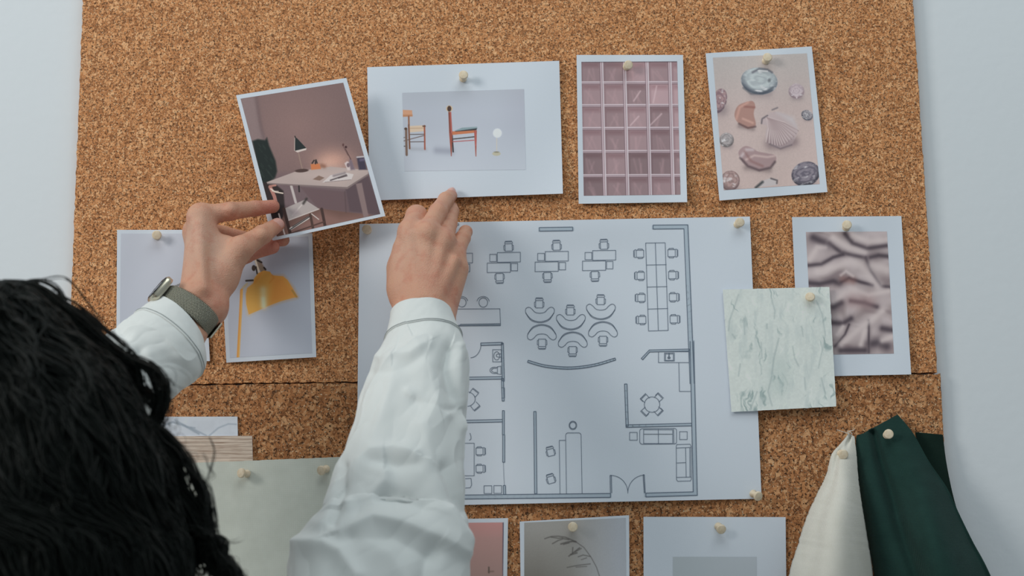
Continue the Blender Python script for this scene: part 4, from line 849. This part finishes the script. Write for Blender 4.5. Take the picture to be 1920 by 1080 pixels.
# ------------------------------------------------------------------ the shirt
def loft(st, ns, nth, folds=(), wob=0.0, seed=0, ex=2.0, crumple=0.0):
    """st rows: left px, left py, right px, right py, middle depth, half thickness"""
    A = catmull(st, ns); Lp = U(A[:, 0], A[:, 1], A[:, 4]); Rp = U(A[:, 2], A[:, 3], A[:, 4])
    c = (Lp+Rp)/2; a = (Rp-Lp)/2; T_ = np.gradient(c, axis=0); T_ /= np.linalg.norm(T_, axis=1)[:, None]
    b = np.cross(T_, a); b /= np.linalg.norm(b, axis=1)[:, None]; b[b[:, 1] > 0] *= -1; b = b*A[:, 5][:, None]
    th_ = np.linspace(0, 2*math.pi, nth, endpoint=False); ct, st_ = np.cos(th_), np.sin(th_)
    se = lambda x: np.sign(x)*np.abs(x)**(2/ex)
    P = c[:, None]+a[:, None]*se(ct)[None, :, None]+b[:, None]*se(st_)[None, :, None]
    def nrm(P):
        du = np.roll(P, -1, 1)-np.roll(P, 1, 1); dv = np.gradient(P, axis=0); N = np.cross(du, dv); N /= np.linalg.norm(N, axis=2)[..., None]+1e-12
        if ((P-c[:, None])*N).sum(2).mean() < 0: N = -N
        return N
    N = nrm(P); px, py = PJ(P); front = np.clip(N[..., 1]*-2.2+.15, 0, 1)
    d = wob*(vnoise(np.linspace(0, 1, ns)[:, None]*9+0*ct, np.cos(th_)[None]*2.2+5+np.linspace(0, 4, ns)[:, None], seed, 3)-.5)*2
    sv, tv = np.linspace(0, 1, ns)[:, None], th_[None]
    q_ = vnoise(sv*5.5+np.cos(tv+.5)*1.1+7, np.sin(tv)*1.6+sv*3.4+3+0*sv, seed+20, 2); q2 = vnoise(sv*11+np.cos(tv)*2.2+2, np.sin(tv+1)*2.6-sv*5+9, seed+21, 2)
    d = d+crumple*np.clip(sv*5-.5, 0, 1)*((1-np.abs(2*q_-1)**.75)*1.0-(1-np.abs(2*q2-1)**.8)*.45-.30)
    for pts, amp, wl, wr in folds:          # a fold is steep on one side of its line and gentle on the other
        D, sg = segdist(px, py, pts); w_ = np.where(sg > 0, wl, wr); d = d+front*amp*.0014*np.exp(-(D/w_)**1.6)
    return P+N*d[..., None]
def loft_mesh(P, thick=0.0, flip=False):
    ns, nth = P.shape[:2]; return P.reshape(-1, 3), gridfaces(ns, nth, 0, flip, wrap=True)
def cuffed(P, th=0.0011, back=14):
    """turns the cloth round the opening and a little way inside"""
    c = P[:back].mean(1, keepdims=True); inn = P[:back]+(c-P[:back])/np.linalg.norm(c-P[:back], axis=2)[..., None]*th*1.6
    rim = (P[:1]+inn[:1])/2+(P[0]-P[1])/np.linalg.norm(P[0]-P[1], axis=1)[:, None]*0.0005
    return np.concatenate([inn[::-1], rim, P])

RS = [(735, 593, 847, 586, -.112, .030), (730, 618, 853, 606, -.118, .032), (722, 648, 866, 632, -.126, .034), (711, 674, 878, 660, -.134, .039), (694, 712, 880, 705, -.145, .043), (674, 762, 877, 767, -.160, .046),
      (655, 830, 872, 828, -.178, .050), (638, 880, 870, 890, -.192, .054), (620, 938, 870, 945, -.206, .057), (596, 995, 875, 990, -.216, .060), (560, 1021, 881, 1030, -.226, .062), (541, 1075, 877, 1085, -.238, .063), (545, 1150, 860, 1160, -.250, .060), (590, 1215, 815, 1215, -.258, .045), (660, 1235, 760, 1235, -.262, .012)]
RF = [  # folds seen on the right sleeve: polyline, height mm, width px on either side
 ([(778, 640), (800, 690), (820, 760)], 2.0, 14, 30), ([(846, 655), (838, 690), (850, 730), (872, 775)], -5.0, 10, 16), ([(862, 650), (862, 720), (872, 800)], 3.5, 12, 12), ([(715, 672), (770, 665), (800, 645)], 2.2, 14, 10), ([(700, 700), (740, 700), (790, 670)], -1.6, 12, 12),
 ([(735, 700), (725, 760), (700, 830), (660, 900)], 3.0, 22, 40), ([(780, 750), (830, 770), (860, 765)], -2.4, 8, 12), ([(765, 735), (800, 760), (840, 778)], 1.8, 10, 10),
 ([(668, 880), (700, 850), (740, 842), (775, 855)], 4.0, 12, 26), ([(700, 868), (745, 872), (780, 872)], -3.0, 14, 14), ([(655, 948), (695, 935), (722, 905), (722, 890)], 5.0, 30, 12), ([(672, 946), (715, 935), (745, 930), (790, 950)], -4.5, 16, 20),
 ([(600, 985), (640, 960), (700, 945)], 2.0, 16, 20), ([(640, 998), (700, 972), (760, 985), (820, 1010), (876, 1040)], 4.5, 26, 12), ([(660, 1010), (740, 1010), (800, 1040)], -3.5, 18, 18), ([(790, 800), (820, 900), (850, 960), (876, 1010)], 2.5, 22, 22), ([(830, 880), (850, 930), (870, 960)], -4.0, 12, 14),
 ([(840, 960), (862, 1000), (880, 1020)], 3.5, 12, 12), ([(770, 850), (800, 900), (830, 1000)], 1.8, 28, 28), ([(815, 1030), (800, 1060), (790, 1100)], -4.0, 14, 18), ([(558, 1018), (610, 1020), (640, 1035), (670, 1080)], 5.0, 14, 20), ([(680, 1010), (730, 1040), (760, 1090)], 2.2, 24, 24),
 ([(644, 880), (634, 930), (614, 985)], 2.0, 10, 16), ([(656, 880), (648, 930), (626, 985)], -3.0, 8, 10)]
PR = loft(RS, 330, 420, RF, .0010, 4, 2.15, .0048)
LS = [(291, 566, 382, 650, -.116, .033), (264, 586, 385, 683, -.123, .036), (240, 603, 370, 709, -.132, .038), (218, 619, 343, 728, -.140, .040), (178, 652, 302, 762, -.155, .044), (130, 700, 252, 815, -.175, .048), (85, 765, 205, 880, -.20, .052), (40, 840, 165, 960, -.225, .056), (10, 910, 120, 1000, -.24, .056), (0, 975, 70, 1030, -.25, .04), (12, 1010, 40, 1030, -.255, .012)]
LF = [([(228, 622), (262, 660), (300, 735)], -3.5, 10, 16), ([(245, 640), (285, 690), (318, 740)], 2.4, 12, 12), ([(290, 600), (330, 640), (350, 700)], 1.0, 26, 26), ([(225, 650), (240, 690), (260, 720)], 3.5, 14, 20), ([(260, 660), (268, 700), (280, 740)], -2.6, 9, 9)]
PL = loft(LS, 220, 300, LF, .0008, 8, 2.1, .0035)
def free_loft(rows, n, nth, seed=0, wob=.004):
    """rows: centre xyz, half width, half depth; rings stay level"""
    A = catmull(rows, n); t = np.linspace(0, 2*math.pi, nth, endpoint=False)
    r = 1+wob*25*(vnoise(np.linspace(0, 7, n)[:, None]+0*t, np.cos(t)[None]*2+4+0*A[:, :1], seed, 3)-.5)
    P = np.stack([A[:, 0, None]+A[:, 3, None]*np.cos(t)*r, A[:, 1, None]+A[:, 4, None]*np.sin(t)*r, A[:, 2, None]+0*t], -1); return P
x0, y0 = HC[0], HC[1]-.035
TR = free_loft([(x0, y0, NB[2]+.045, .062, .060), (x0, y0, NB[2]+.01, .075, .070), (x0, y0, NB[2]-.035, .130, .088), (x0, y0, NB[2]-.08, .192, .112), (x0, y0, NB[2]-.16, .196, .128), (x0, y0, NB[2]-.30, .175, .122), (x0, y0, 1.02, .170, .125), (x0, y0, .90, .188, .135), (x0, y0, .80, .198, .142)], 110, 120, 3, .006)
def arm_tube(a, b, ra, rb, n=70, nth=90, seed=0):
    a, b = np.array(a), np.array(b); ax = b-a; L = np.linalg.norm(ax); ax /= L; u = np.cross(ax, [0, 0, 1.]); u /= np.linalg.norm(u); v = np.cross(ax, u); t = np.linspace(0, 2*math.pi, nth, endpoint=False); s_ = np.linspace(0, 1, n)
    dome = np.sqrt(np.clip(1-np.clip(np.abs(s_-.5)*2-.72, 0, 1)**2/.28**2, 0.0004, 1)); r = (ra+(rb-ra)*s_)*dome
    w_ = 1+.10*(vnoise(s_[:, None]*7+t*0, np.cos(t)[None]*2+3+s_[:, None]*2, seed, 3)-.5)+.10*(.6-np.abs(2*vnoise(s_[:, None]*6+np.cos(t)[None]*1.5+4, np.sin(t)[None]*1.8+s_[:, None]*4+5, seed+9, 2)-1)**.75); P = a+ax*(s_*L)[:, None, None]+(r[:, None]*w_)[..., None]*(np.cos(t)[None, :, None]*u+np.sin(t)[None, :, None]*v); return P
UR = arm_tube(U(700, 1165, -.250), SHR+[-.070, -.008, -.008], .056, .086, 110, 120, seed=5); UL = arm_tube(U(70, 960, -.235), SHL+[.070, -.008, -.008], .056, .086, 110, 120, seed=6)
collar = []
cr_ = free_loft([(x0, y0+.005, NB[2]+.030, .064, .062), (x0, y0+.005, NB[2]+.060, .060, .058), (x0, y0+.005, NB[2]+.066, .063, .061), (x0, y0+.005, NB[2]+.030, .076, .074)], 24, 80, 2, .0)
nc = 46                                       # rows of the cuff
parts = [loft_mesh(PR[nc-2:]), loft_mesh(PL[nc-12:]), loft_mesh(TR), loft_mesh(UR), loft_mesh(UL), loft_mesh(cr_)]
shirt = mesh('shirt', *join(parts), M['shirt'], person)
def cuff(P, n, parent, seam_row):
    Q = P[:n].copy(); c = Q.mean(1, keepdims=True); dirn = (Q-c); dirn /= np.linalg.norm(dirn, axis=2)[..., None]
    Q = Q+dirn*0.0012; end = Q[-1:]-dirn[-1:]*0.0024; o = mesh('cuff', *loft_mesh(np.concatenate([cuffed(Q), end])), M['shirt'], parent)
    ring = Q[seam_row]+dirn[seam_row]*0.0002; V_, F_ = tube(np.concatenate([ring, ring[:1]]), .00045, 5); mesh('stitching', V_, F_, M['stitch'], o); return o
cuff(PR, nc, shirt, nc-3); cuff(PL, nc-10, shirt, nc-14)

# trousers and shoes
M['denim'] = make_cloth('dark_trousers', (0.02, 0.025, 0.035), (0.035, 0.04, 0.055)); M['shoe'] = mat('shoe_leather', (0.30, 0.28, 0.25), .5)
pp = [loft_mesh(free_loft([(x0, y0, 1.0, .150, .112), (x0, y0, .92, .172, .128), (x0, y0, .84, .182, .134), (x0, y0, .78, .180, .125)], 30, 80, 1, .002))]
for s_ in (-1, 1): pp.append(loft_mesh(free_loft([(x0+s_*.085, y0+.005, .86, .095, .12), (x0+s_*.085, y0+.01, .70, .094, .110), (x0+s_*.087, y0+.015, .48, .078, .085), (x0+s_*.09, y0, .25, .072, .078), (x0+s_*.092, y0-.01, .06, .070, .078)], 60, 60, 4+s_, .004)))
mesh('trousers', *join(pp), M['denim'], person)
for s_ in (-1, 1):
    G = grid(np.array([x0+s_*.095-.07, y0-.12, -.01]), np.array([x0+s_*.095+.07, y0+.22, .14]), .004); c_ = x0+s_*.095
    D = smin(cone(G, (c_, y0-.04, .05), (c_+s_*.008, y0+.13, .035), .045, .040), cone(G, (c_, y0-.02, .07), (c_, y0-.02, .10), .042, .042), .03); D = np.maximum(D, -(G[..., 2]-.001)); D = smin(D, np.maximum(np.maximum(cone(G, (c_, y0-.04, .01), (c_+s_*.008, y0+.14, .01), .048, .046), G[..., 2]-.018), -G[..., 2]+.0), .003)
    mesh('shoe', *surface_nets(D, np.array([c_-.07, y0-.12, -.01]), .004), M['shoe'], person)

# ------------------------------------------------------------------ the watch
def make_mesh_metal():
    m = mat('woven_steel', (0.42, 0.42, 0.33), .5, .5, .45); t = nd(m, 'ShaderNodeUVMap'); 
    a = nd(m, 'ShaderNodeAttribute', attribute_name='Col'); sp = nd(m, 'ShaderNodeSeparateColor'); lk(m, a.outputs['Color'], sp.inputs[0])
    cb = nd(m, 'ShaderNodeCombineXYZ'); lk(m, sp.outputs[0], cb.inputs[0]); lk(m, sp.outputs[1], cb.inputs[1])
    outs = []
    for rot in (0.62, -0.62):
        mp = nd(m, 'ShaderNodeMapping'); mp.inputs['Scale'].default_value = (120, 13, 1); mp.inputs['Rotation'].default_value = (0, 0, 0); lk(m, cb.outputs[0], mp.inputs[0])
        mp2 = nd(m, 'ShaderNodeMapping'); mp2.inputs['Rotation'].default_value = (0, 0, rot); lk(m, mp.outputs[0], mp2.inputs[0])
        wv = nd(m, 'ShaderNodeTexWave'); wv.inputs['Scale'].default_value = .34; lk(m, mp2.outputs[0], wv.inputs[0]); outs.append(wv.outputs[1] if len(wv.outputs) > 1 else wv.outputs[0])
    f = mix(m, 1.0, outs[0], outs[1], 'MULTIPLY'); lk(m, ramp(m, f, [(0.08, (0.05, 0.05, 0.035)), (0.5, (0.66, 0.65, 0.52))]), BS(m).inputs['Base Color']); bump(m, f, .0006, .8); return m
M['woven'] = make_mesh_metal(); M['gold'] = mat('pale_gold', (0.62, 0.58, 0.46), .28, .5, .9); M['glass'] = mat('watch_glass', (0.01, 0.012, 0.015), .05, .6)
axw = J(420, 500, -.10)-J(318, 627, -.128); axw /= np.linalg.norm(axw)          # along the forearm, towards the hand
wc = J(352, 584, -.119)
cross_ = J(384, 618, -.120)-J(312, 558, -.120); cross_ -= axw*(cross_@axw); cross_ /= np.linalg.norm(cross_); dep_ = np.cross(axw, cross_); dep_ = dep_ if dep_[1] < 0 else -dep_
def band(a_, b_, w_, t0, t1, off=0.0, th=.0016, n=140, lap=0.0):
    t = np.linspace(t0, t1, n); k = np.linspace(0, 1, n); V, C = [], []
    for s_, o_ in ((-.5, 0), (-.42, th), (.42, th), (.5, 0), (.42, -.0002), (-.42, -.0002)):
        r_ = o_+lap*k; V.append(wc+((a_+r_)*np.cos(t))[:, None]*cross_+((b_+r_)*np.sin(t))[:, None]*dep_+axw*(s_*w_+off)); C.append(np.stack([k*(t1-t0)/6.283, np.full(n, s_+.5), 0*k], 1))
    V = np.stack(V, 1); C = np.stack(C, 1); return V.reshape(-1, 3), gridfaces(n, 6, 0, False, wrap=True), C.reshape(-1, 3)
V_, F_, C_ = band(.0300, .0235, .0215, -3.1, 2.72)
strap = mesh('wristwatch', V_, F_, M['woven'], person, cols=C_)
V_, F_, C_ = band(.0308, .0243, .0205, -1.2, -.10, off=-.0002, th=.0016, lap=.0018); mesh('strap_end', V_, F_, M['woven'], strap, cols=C_)
def slab_xyz(c, ax, ay, az, hx, hy, hz, r=.35, n=28):
    """rounded plate; az is its thickness direction"""
    t = np.linspace(0, 2*math.pi, n, endpoint=False); se = lambda x: np.sign(x)*np.abs(x)**.45; V = []
    for z, k in ((-hz, .86), (-hz*.7, .98), (hz*.6, 1.0), (hz, .90)): V.append(c+(se(np.cos(t))*hx*k)[:, None]*ax+(se(np.sin(t))*hy*k)[:, None]*ay+az*z)
    V = np.array(V).reshape(-1, 3); F = [gridfaces(4, n, 0, False, wrap=True)]; V = np.concatenate([V, [c-az*hz, c+az*hz]]); a = np.arange(n); b = (a+1) % n
    F += [np.stack([b, a, np.full(n, 4*n)], 1), np.stack([a+3*n, b+3*n, np.full(n, 4*n+1)], 1)]; return V, F
ang = 2.80; nr_ = cross_*math.cos(ang)+dep_*math.sin(ang); tg_ = -cross_*math.sin(ang)+dep_*math.cos(ang)
cc = wc+cross_*.0335*math.cos(ang)+dep_*.0255*math.sin(ang)+nr_*.002
mesh('watch_case', *slab_xyz(cc, axw, tg_, nr_, .0150, .0135, .0038), M['gold'], strap)
mesh('watch_glass', *slab_xyz(cc+nr_*.0040, axw, tg_, nr_, .0128, .0115, .0006), M['glass'], strap)
a1 = -.10; p_ = wc+cross_*(.0348*math.cos(a1))+dep_*(.0268*math.sin(a1)); mesh('strap_clasp', *join([tube([p_-axw*.0098, p_, p_+axw*.0098], .0011, 8)]), M['gold'], strap)

# ------------------------------------------------------------------ the hair
HO = [(-420, 560), (-250, 540), (-120, 532), (0, 530), (40, 538), (90, 556), (130, 580), (165, 607), (198, 640), (225, 668), (262, 690), (292, 712), (300, 745), (292, 785), (318, 822), (345, 860), (362, 905), (372, 960), (385, 1010), (410, 1050), (450, 1100), (480, 1180)]
ho = catmull(HO, 200)
def hair_mass():
    h = 0.005; lo = HC+np.array([-.20, -.20, -.42]); hi = HC+np.array([.23, .115, .15]); G = grid(lo, hi, h)
    top = U(0, 530, HC[1]-.02)[2]
    D = ell(G, world(0, -.022, .022), (.103, .112, .103)); D = smin(D, ell(G, world(-.01, -.055, -.07), (.118, .095, .120)), .04)
    D = smin(D, ell(G, world(.035, -.060, -.14), (.112, .085, .130)), .05); D = smin(D, ell(G, world(-.075, -.055, -.16), (.085, .08, .14)), .05); D = smin(D, ell(G, world(.070, -.05, -.035), (.080, .08, .090)), .04); D = smin(D, ell(G, world(.095, -.05, -.13), (.064, .07, .095)), .04); D = smin(D, ell(G, world(.062, -.055, -.25), (.09, .07, .15)), .05); D = smin(D, ell(G, world(-.06, -.055, -.27), (.10, .08, .13)), .05)
    n = vnoise(G[..., 0]*38+G[..., 1]*16, G[..., 2]*15+G[..., 1]*22, 2, 3)-.5; D = D-n*.026
    face = np.maximum(ell(G, world(0, .13, -.05), (.072, .12, .13)), -(G[..., 1]-np.float32(HC[1]+.03))); D = -smin(-D, face, .015)
    return surface_nets(D, lo, h)
Vm, Fm = hair_mass(); hair = mesh('hair', Vm, Fm, M['hair'], person)
rh = np.random.RandomState(12)
def strand(p, n, amp, fr, ph, wid=.5):
    """p: (k, 3) guide in metres; adds a curl"""
    q = catmull(p, n); t = np.linspace(0, 1, n); T_ = np.gradient(q, axis=0); T_ /= np.linalg.norm(T_, axis=1)[:, None]+1e-9; A = np.cross(T_, [.2, .9, .3]); A /= np.linalg.norm(A, axis=1)[:, None]+1e-9; B = np.cross(T_, A)
    a = amp*np.clip(t*3, 0, 1); return q+(a*np.sin(fr*t*6.28+ph))[:, None]*A+(a*np.cos(fr*t*6.28+ph))[:, None]*B*wid
sparts = []
def outline_x(y): return np.interp(y, [q[1] for q in HO[3:]], [q[0] for q in HO[3:]])
# strands over the mass: each falls from the crown along the head, lying on the mass
from mathutils.kdtree import KDTree
tri = Vm[Fm]; fn = np.cross(tri[:, 1]-tri[:, 0], tri[:, 3]-tri[:, 0]); Nm = np.zeros_like(Vm)
for q in range(4): np.add.at(Nm, Fm[:, q], fn)
Nm /= np.linalg.norm(Nm, axis=1)[:, None]+1e-12
if ((Vm-Vm.mean(0))*Nm).sum(1).mean() < 0: Nm = -Nm
kd = KDTree(len(Vm))
for i_, v_ in enumerate(Vm): kd.insert(Vector((v_[0], v_[1], v_[2]*3)), i_)
kd.balance()
for k in range(4200):
    az = rh.uniform(-math.pi*1.05, math.pi*.10) if k % 3 else rh.uniform(-.9, .3); e0 = rh.uniform(-1.2, 1.5); L_ = rh.uniform(.55, 1.1); off = rh.uniform(.000, .006)
    pts = []
    for s_ in np.linspace(0, 1, 8):
        e = e0-s_*1.25*L_; z = .02+.11*math.sin(e) if e > 0 else .02+e*.155
        rr_ = math.cos(e) if e > 0 else 1.0
        g_ = world(math.cos(az+.22*s_)*rr_*.13+.012*s_+(.035 if e < -.5 else 0), -.03+math.sin(az+.22*s_)*rr_*.12, z)
        _, i_, _ = kd.find(Vector((g_[0], g_[1], g_[2]*3))); g2 = Vm[i_]+Nm[i_]*(off+rh.uniform(-.001, .0015)); pts.append(g2)
    q = strand(np.array(pts), 24, rh.uniform(.001, .0050), rh.uniform(1.2, 3.2), rh.uniform(0, 6.28)); w_ = rh.uniform(.0006, .0013)
    sparts.append(tube(q, w_*np.sin(np.linspace(.3, 3.0, 24))**.5, 4))
def lock(pts, Y, n, spread, amp, fr, r=.0006, seed=0, pin=None):
    """a loose lock: n hairs that follow one line"""
    rr_ = np.random.RandomState(seed); out = []; m = len(pts)
    for k in range(n):
        off = rr_.normal(0, spread, 2); grow = np.sin(np.linspace(.25, 2.9, m))[:, None] if pin else np.linspace(.6, 1.3, m)[:, None]
        p = np.array(pts, float)+off*grow+rr_.normal(0, spread*.25, (m, 2)); q = U(p[:, 0], p[:, 1], Y+rr_.normal(0, .006)+np.linspace(0, .01, m))
        out.append(tube(strand(q, 34, amp*rr_.uniform(.5, 1.3), fr*rr_.uniform(.85, 1.15), rr_.uniform(0, .9)), r*rr_.uniform(.6, 1.2)*np.sin(np.linspace(.4, 2.85, 34))**.6, 4))
    return out
Yh = HC[1]-.01
for a in ([(10, 548), (50, 528), (85, 530), (112, 548), (130, 590), (150, 620)], Yh, 16, 2.6, .0006, 1, .0004, 1, 1), ([(20, 560), (60, 545), (95, 555), (125, 590), (160, 625)], Yh, 18, 3.5, .0006, 1, .0004, 2, 1), \
         ([(200, 645), (240, 672), (285, 690), (304, 715), (306, 750), (292, 790), (280, 830)], Yh, 60, 6.5, .0014, 1.6, .0006, 3), ([(210, 670), (245, 690), (255, 725), (280, 748), (296, 770)], Yh, 50, 6, .0014, 1.4, .0006, 4), ([(190, 650), (230, 690), (250, 720), (245, 770)], Yh, 60, 10, .002, 1.5, .0007, 5), \
         ([(280, 790), (318, 822), (352, 862), (372, 915), (386, 955), (400, 1000)], Yh, 60, 5.5, .0014, 1.8, .0006, 6), ([(290, 820), (330, 880), (345, 920), (375, 975), (390, 1040), (420, 1085)], Yh, 60, 7, .0018, 2.2, .0007, 7), ([(300, 860), (330, 930), (350, 1000), (360, 1080)], Yh, 70, 9, .002, 2.4, .0007, 8), \
         ([(330, 930), (370, 985), (405, 1020), (430, 1060), (455, 1110)], Yh, 60, 7, .003, 2.6, .0007, 9), ([(340, 990), (395, 1005), (415, 1035), (400, 1080)], Yh, 46, 6, .003, 2.2, .0006, 10), ([(345, 870), (375, 905), (388, 945), (378, 990), (350, 1010)], Yh, 30, 4, .001, 1.5, .0005, 11), ([(360, 880), (392, 915), (404, 960), (396, 1000)], Yh, 10, 4, .001, 1.5, .0004, 12), \
         ([(250, 810), (300, 900), (330, 980), (345, 1100)], Yh, 90, 14, .003, 2.6, .0008, 13), ([(90, 560), (150, 600), (210, 655), (240, 700), (250, 760)], Yh, 90, 10, .0015, 1.6, .0007, 14), ([(0, 535), (60, 545), (120, 585), (180, 640), (220, 690)], Yh, 90, 8, .0012, 1.2, .0007, 15), ([(240, 780), (290, 830), (320, 880), (330, 960)], Yh, 90, 13, .002, 2, .0007, 16), \
         ([(270, 690), (300, 700), (322, 720), (320, 745)], Yh, 5, 2, .0005, 1, .0002, 17), ([(380, 850), (398, 880), (392, 910)], Yh, 4, 3, .002, 2, .0002, 18), ([(60, 530), (120, 520), (160, 560), (190, 600)], Yh, 6, 3, .0005, 1, .0002, 19), ([(390, 1005), (420, 1015), (445, 1012)], Yh, 4, 4, .001, 1, .0002, 20), ([(392, 820), (400, 845), (396, 875), (385, 900)], Yh, 5, 2, .0006, 1, .00022, 21):
    sparts += lock(*a)
for k in range(70):                             # single flyaway hairs along the outline
    i_ = rh.randint(60, 195); p_ = ho[i_]; t_ = ho[min(i_+4, 199)]-ho[i_]; t_ = t_/np.hypot(*t_); o_ = np.array([t_[1], -t_[0]]); L_ = rh.uniform(30, 110); w_ = rh.uniform(4, 26)
    pts = [p_-o_*14, p_+t_*L_*.3+o_*w_, p_+t_*L_*.7+o_*w_*1.1, p_+t_*L_+o_*rh.uniform(-12, 10)]; pts = np.array(pts)
    sparts.append(tube(strand(U(pts[:, 0], pts[:, 1], Yh+rh.uniform(-.03, .01)), 26, rh.uniform(.0005, .003), rh.uniform(.6, 2), rh.uniform(0, 6)), .00016, 4))
V_, F_ = join([(v, f) for v, f in sparts]); mesh('hair_strands', V_, np.concatenate(F_), M['hair'], hair)
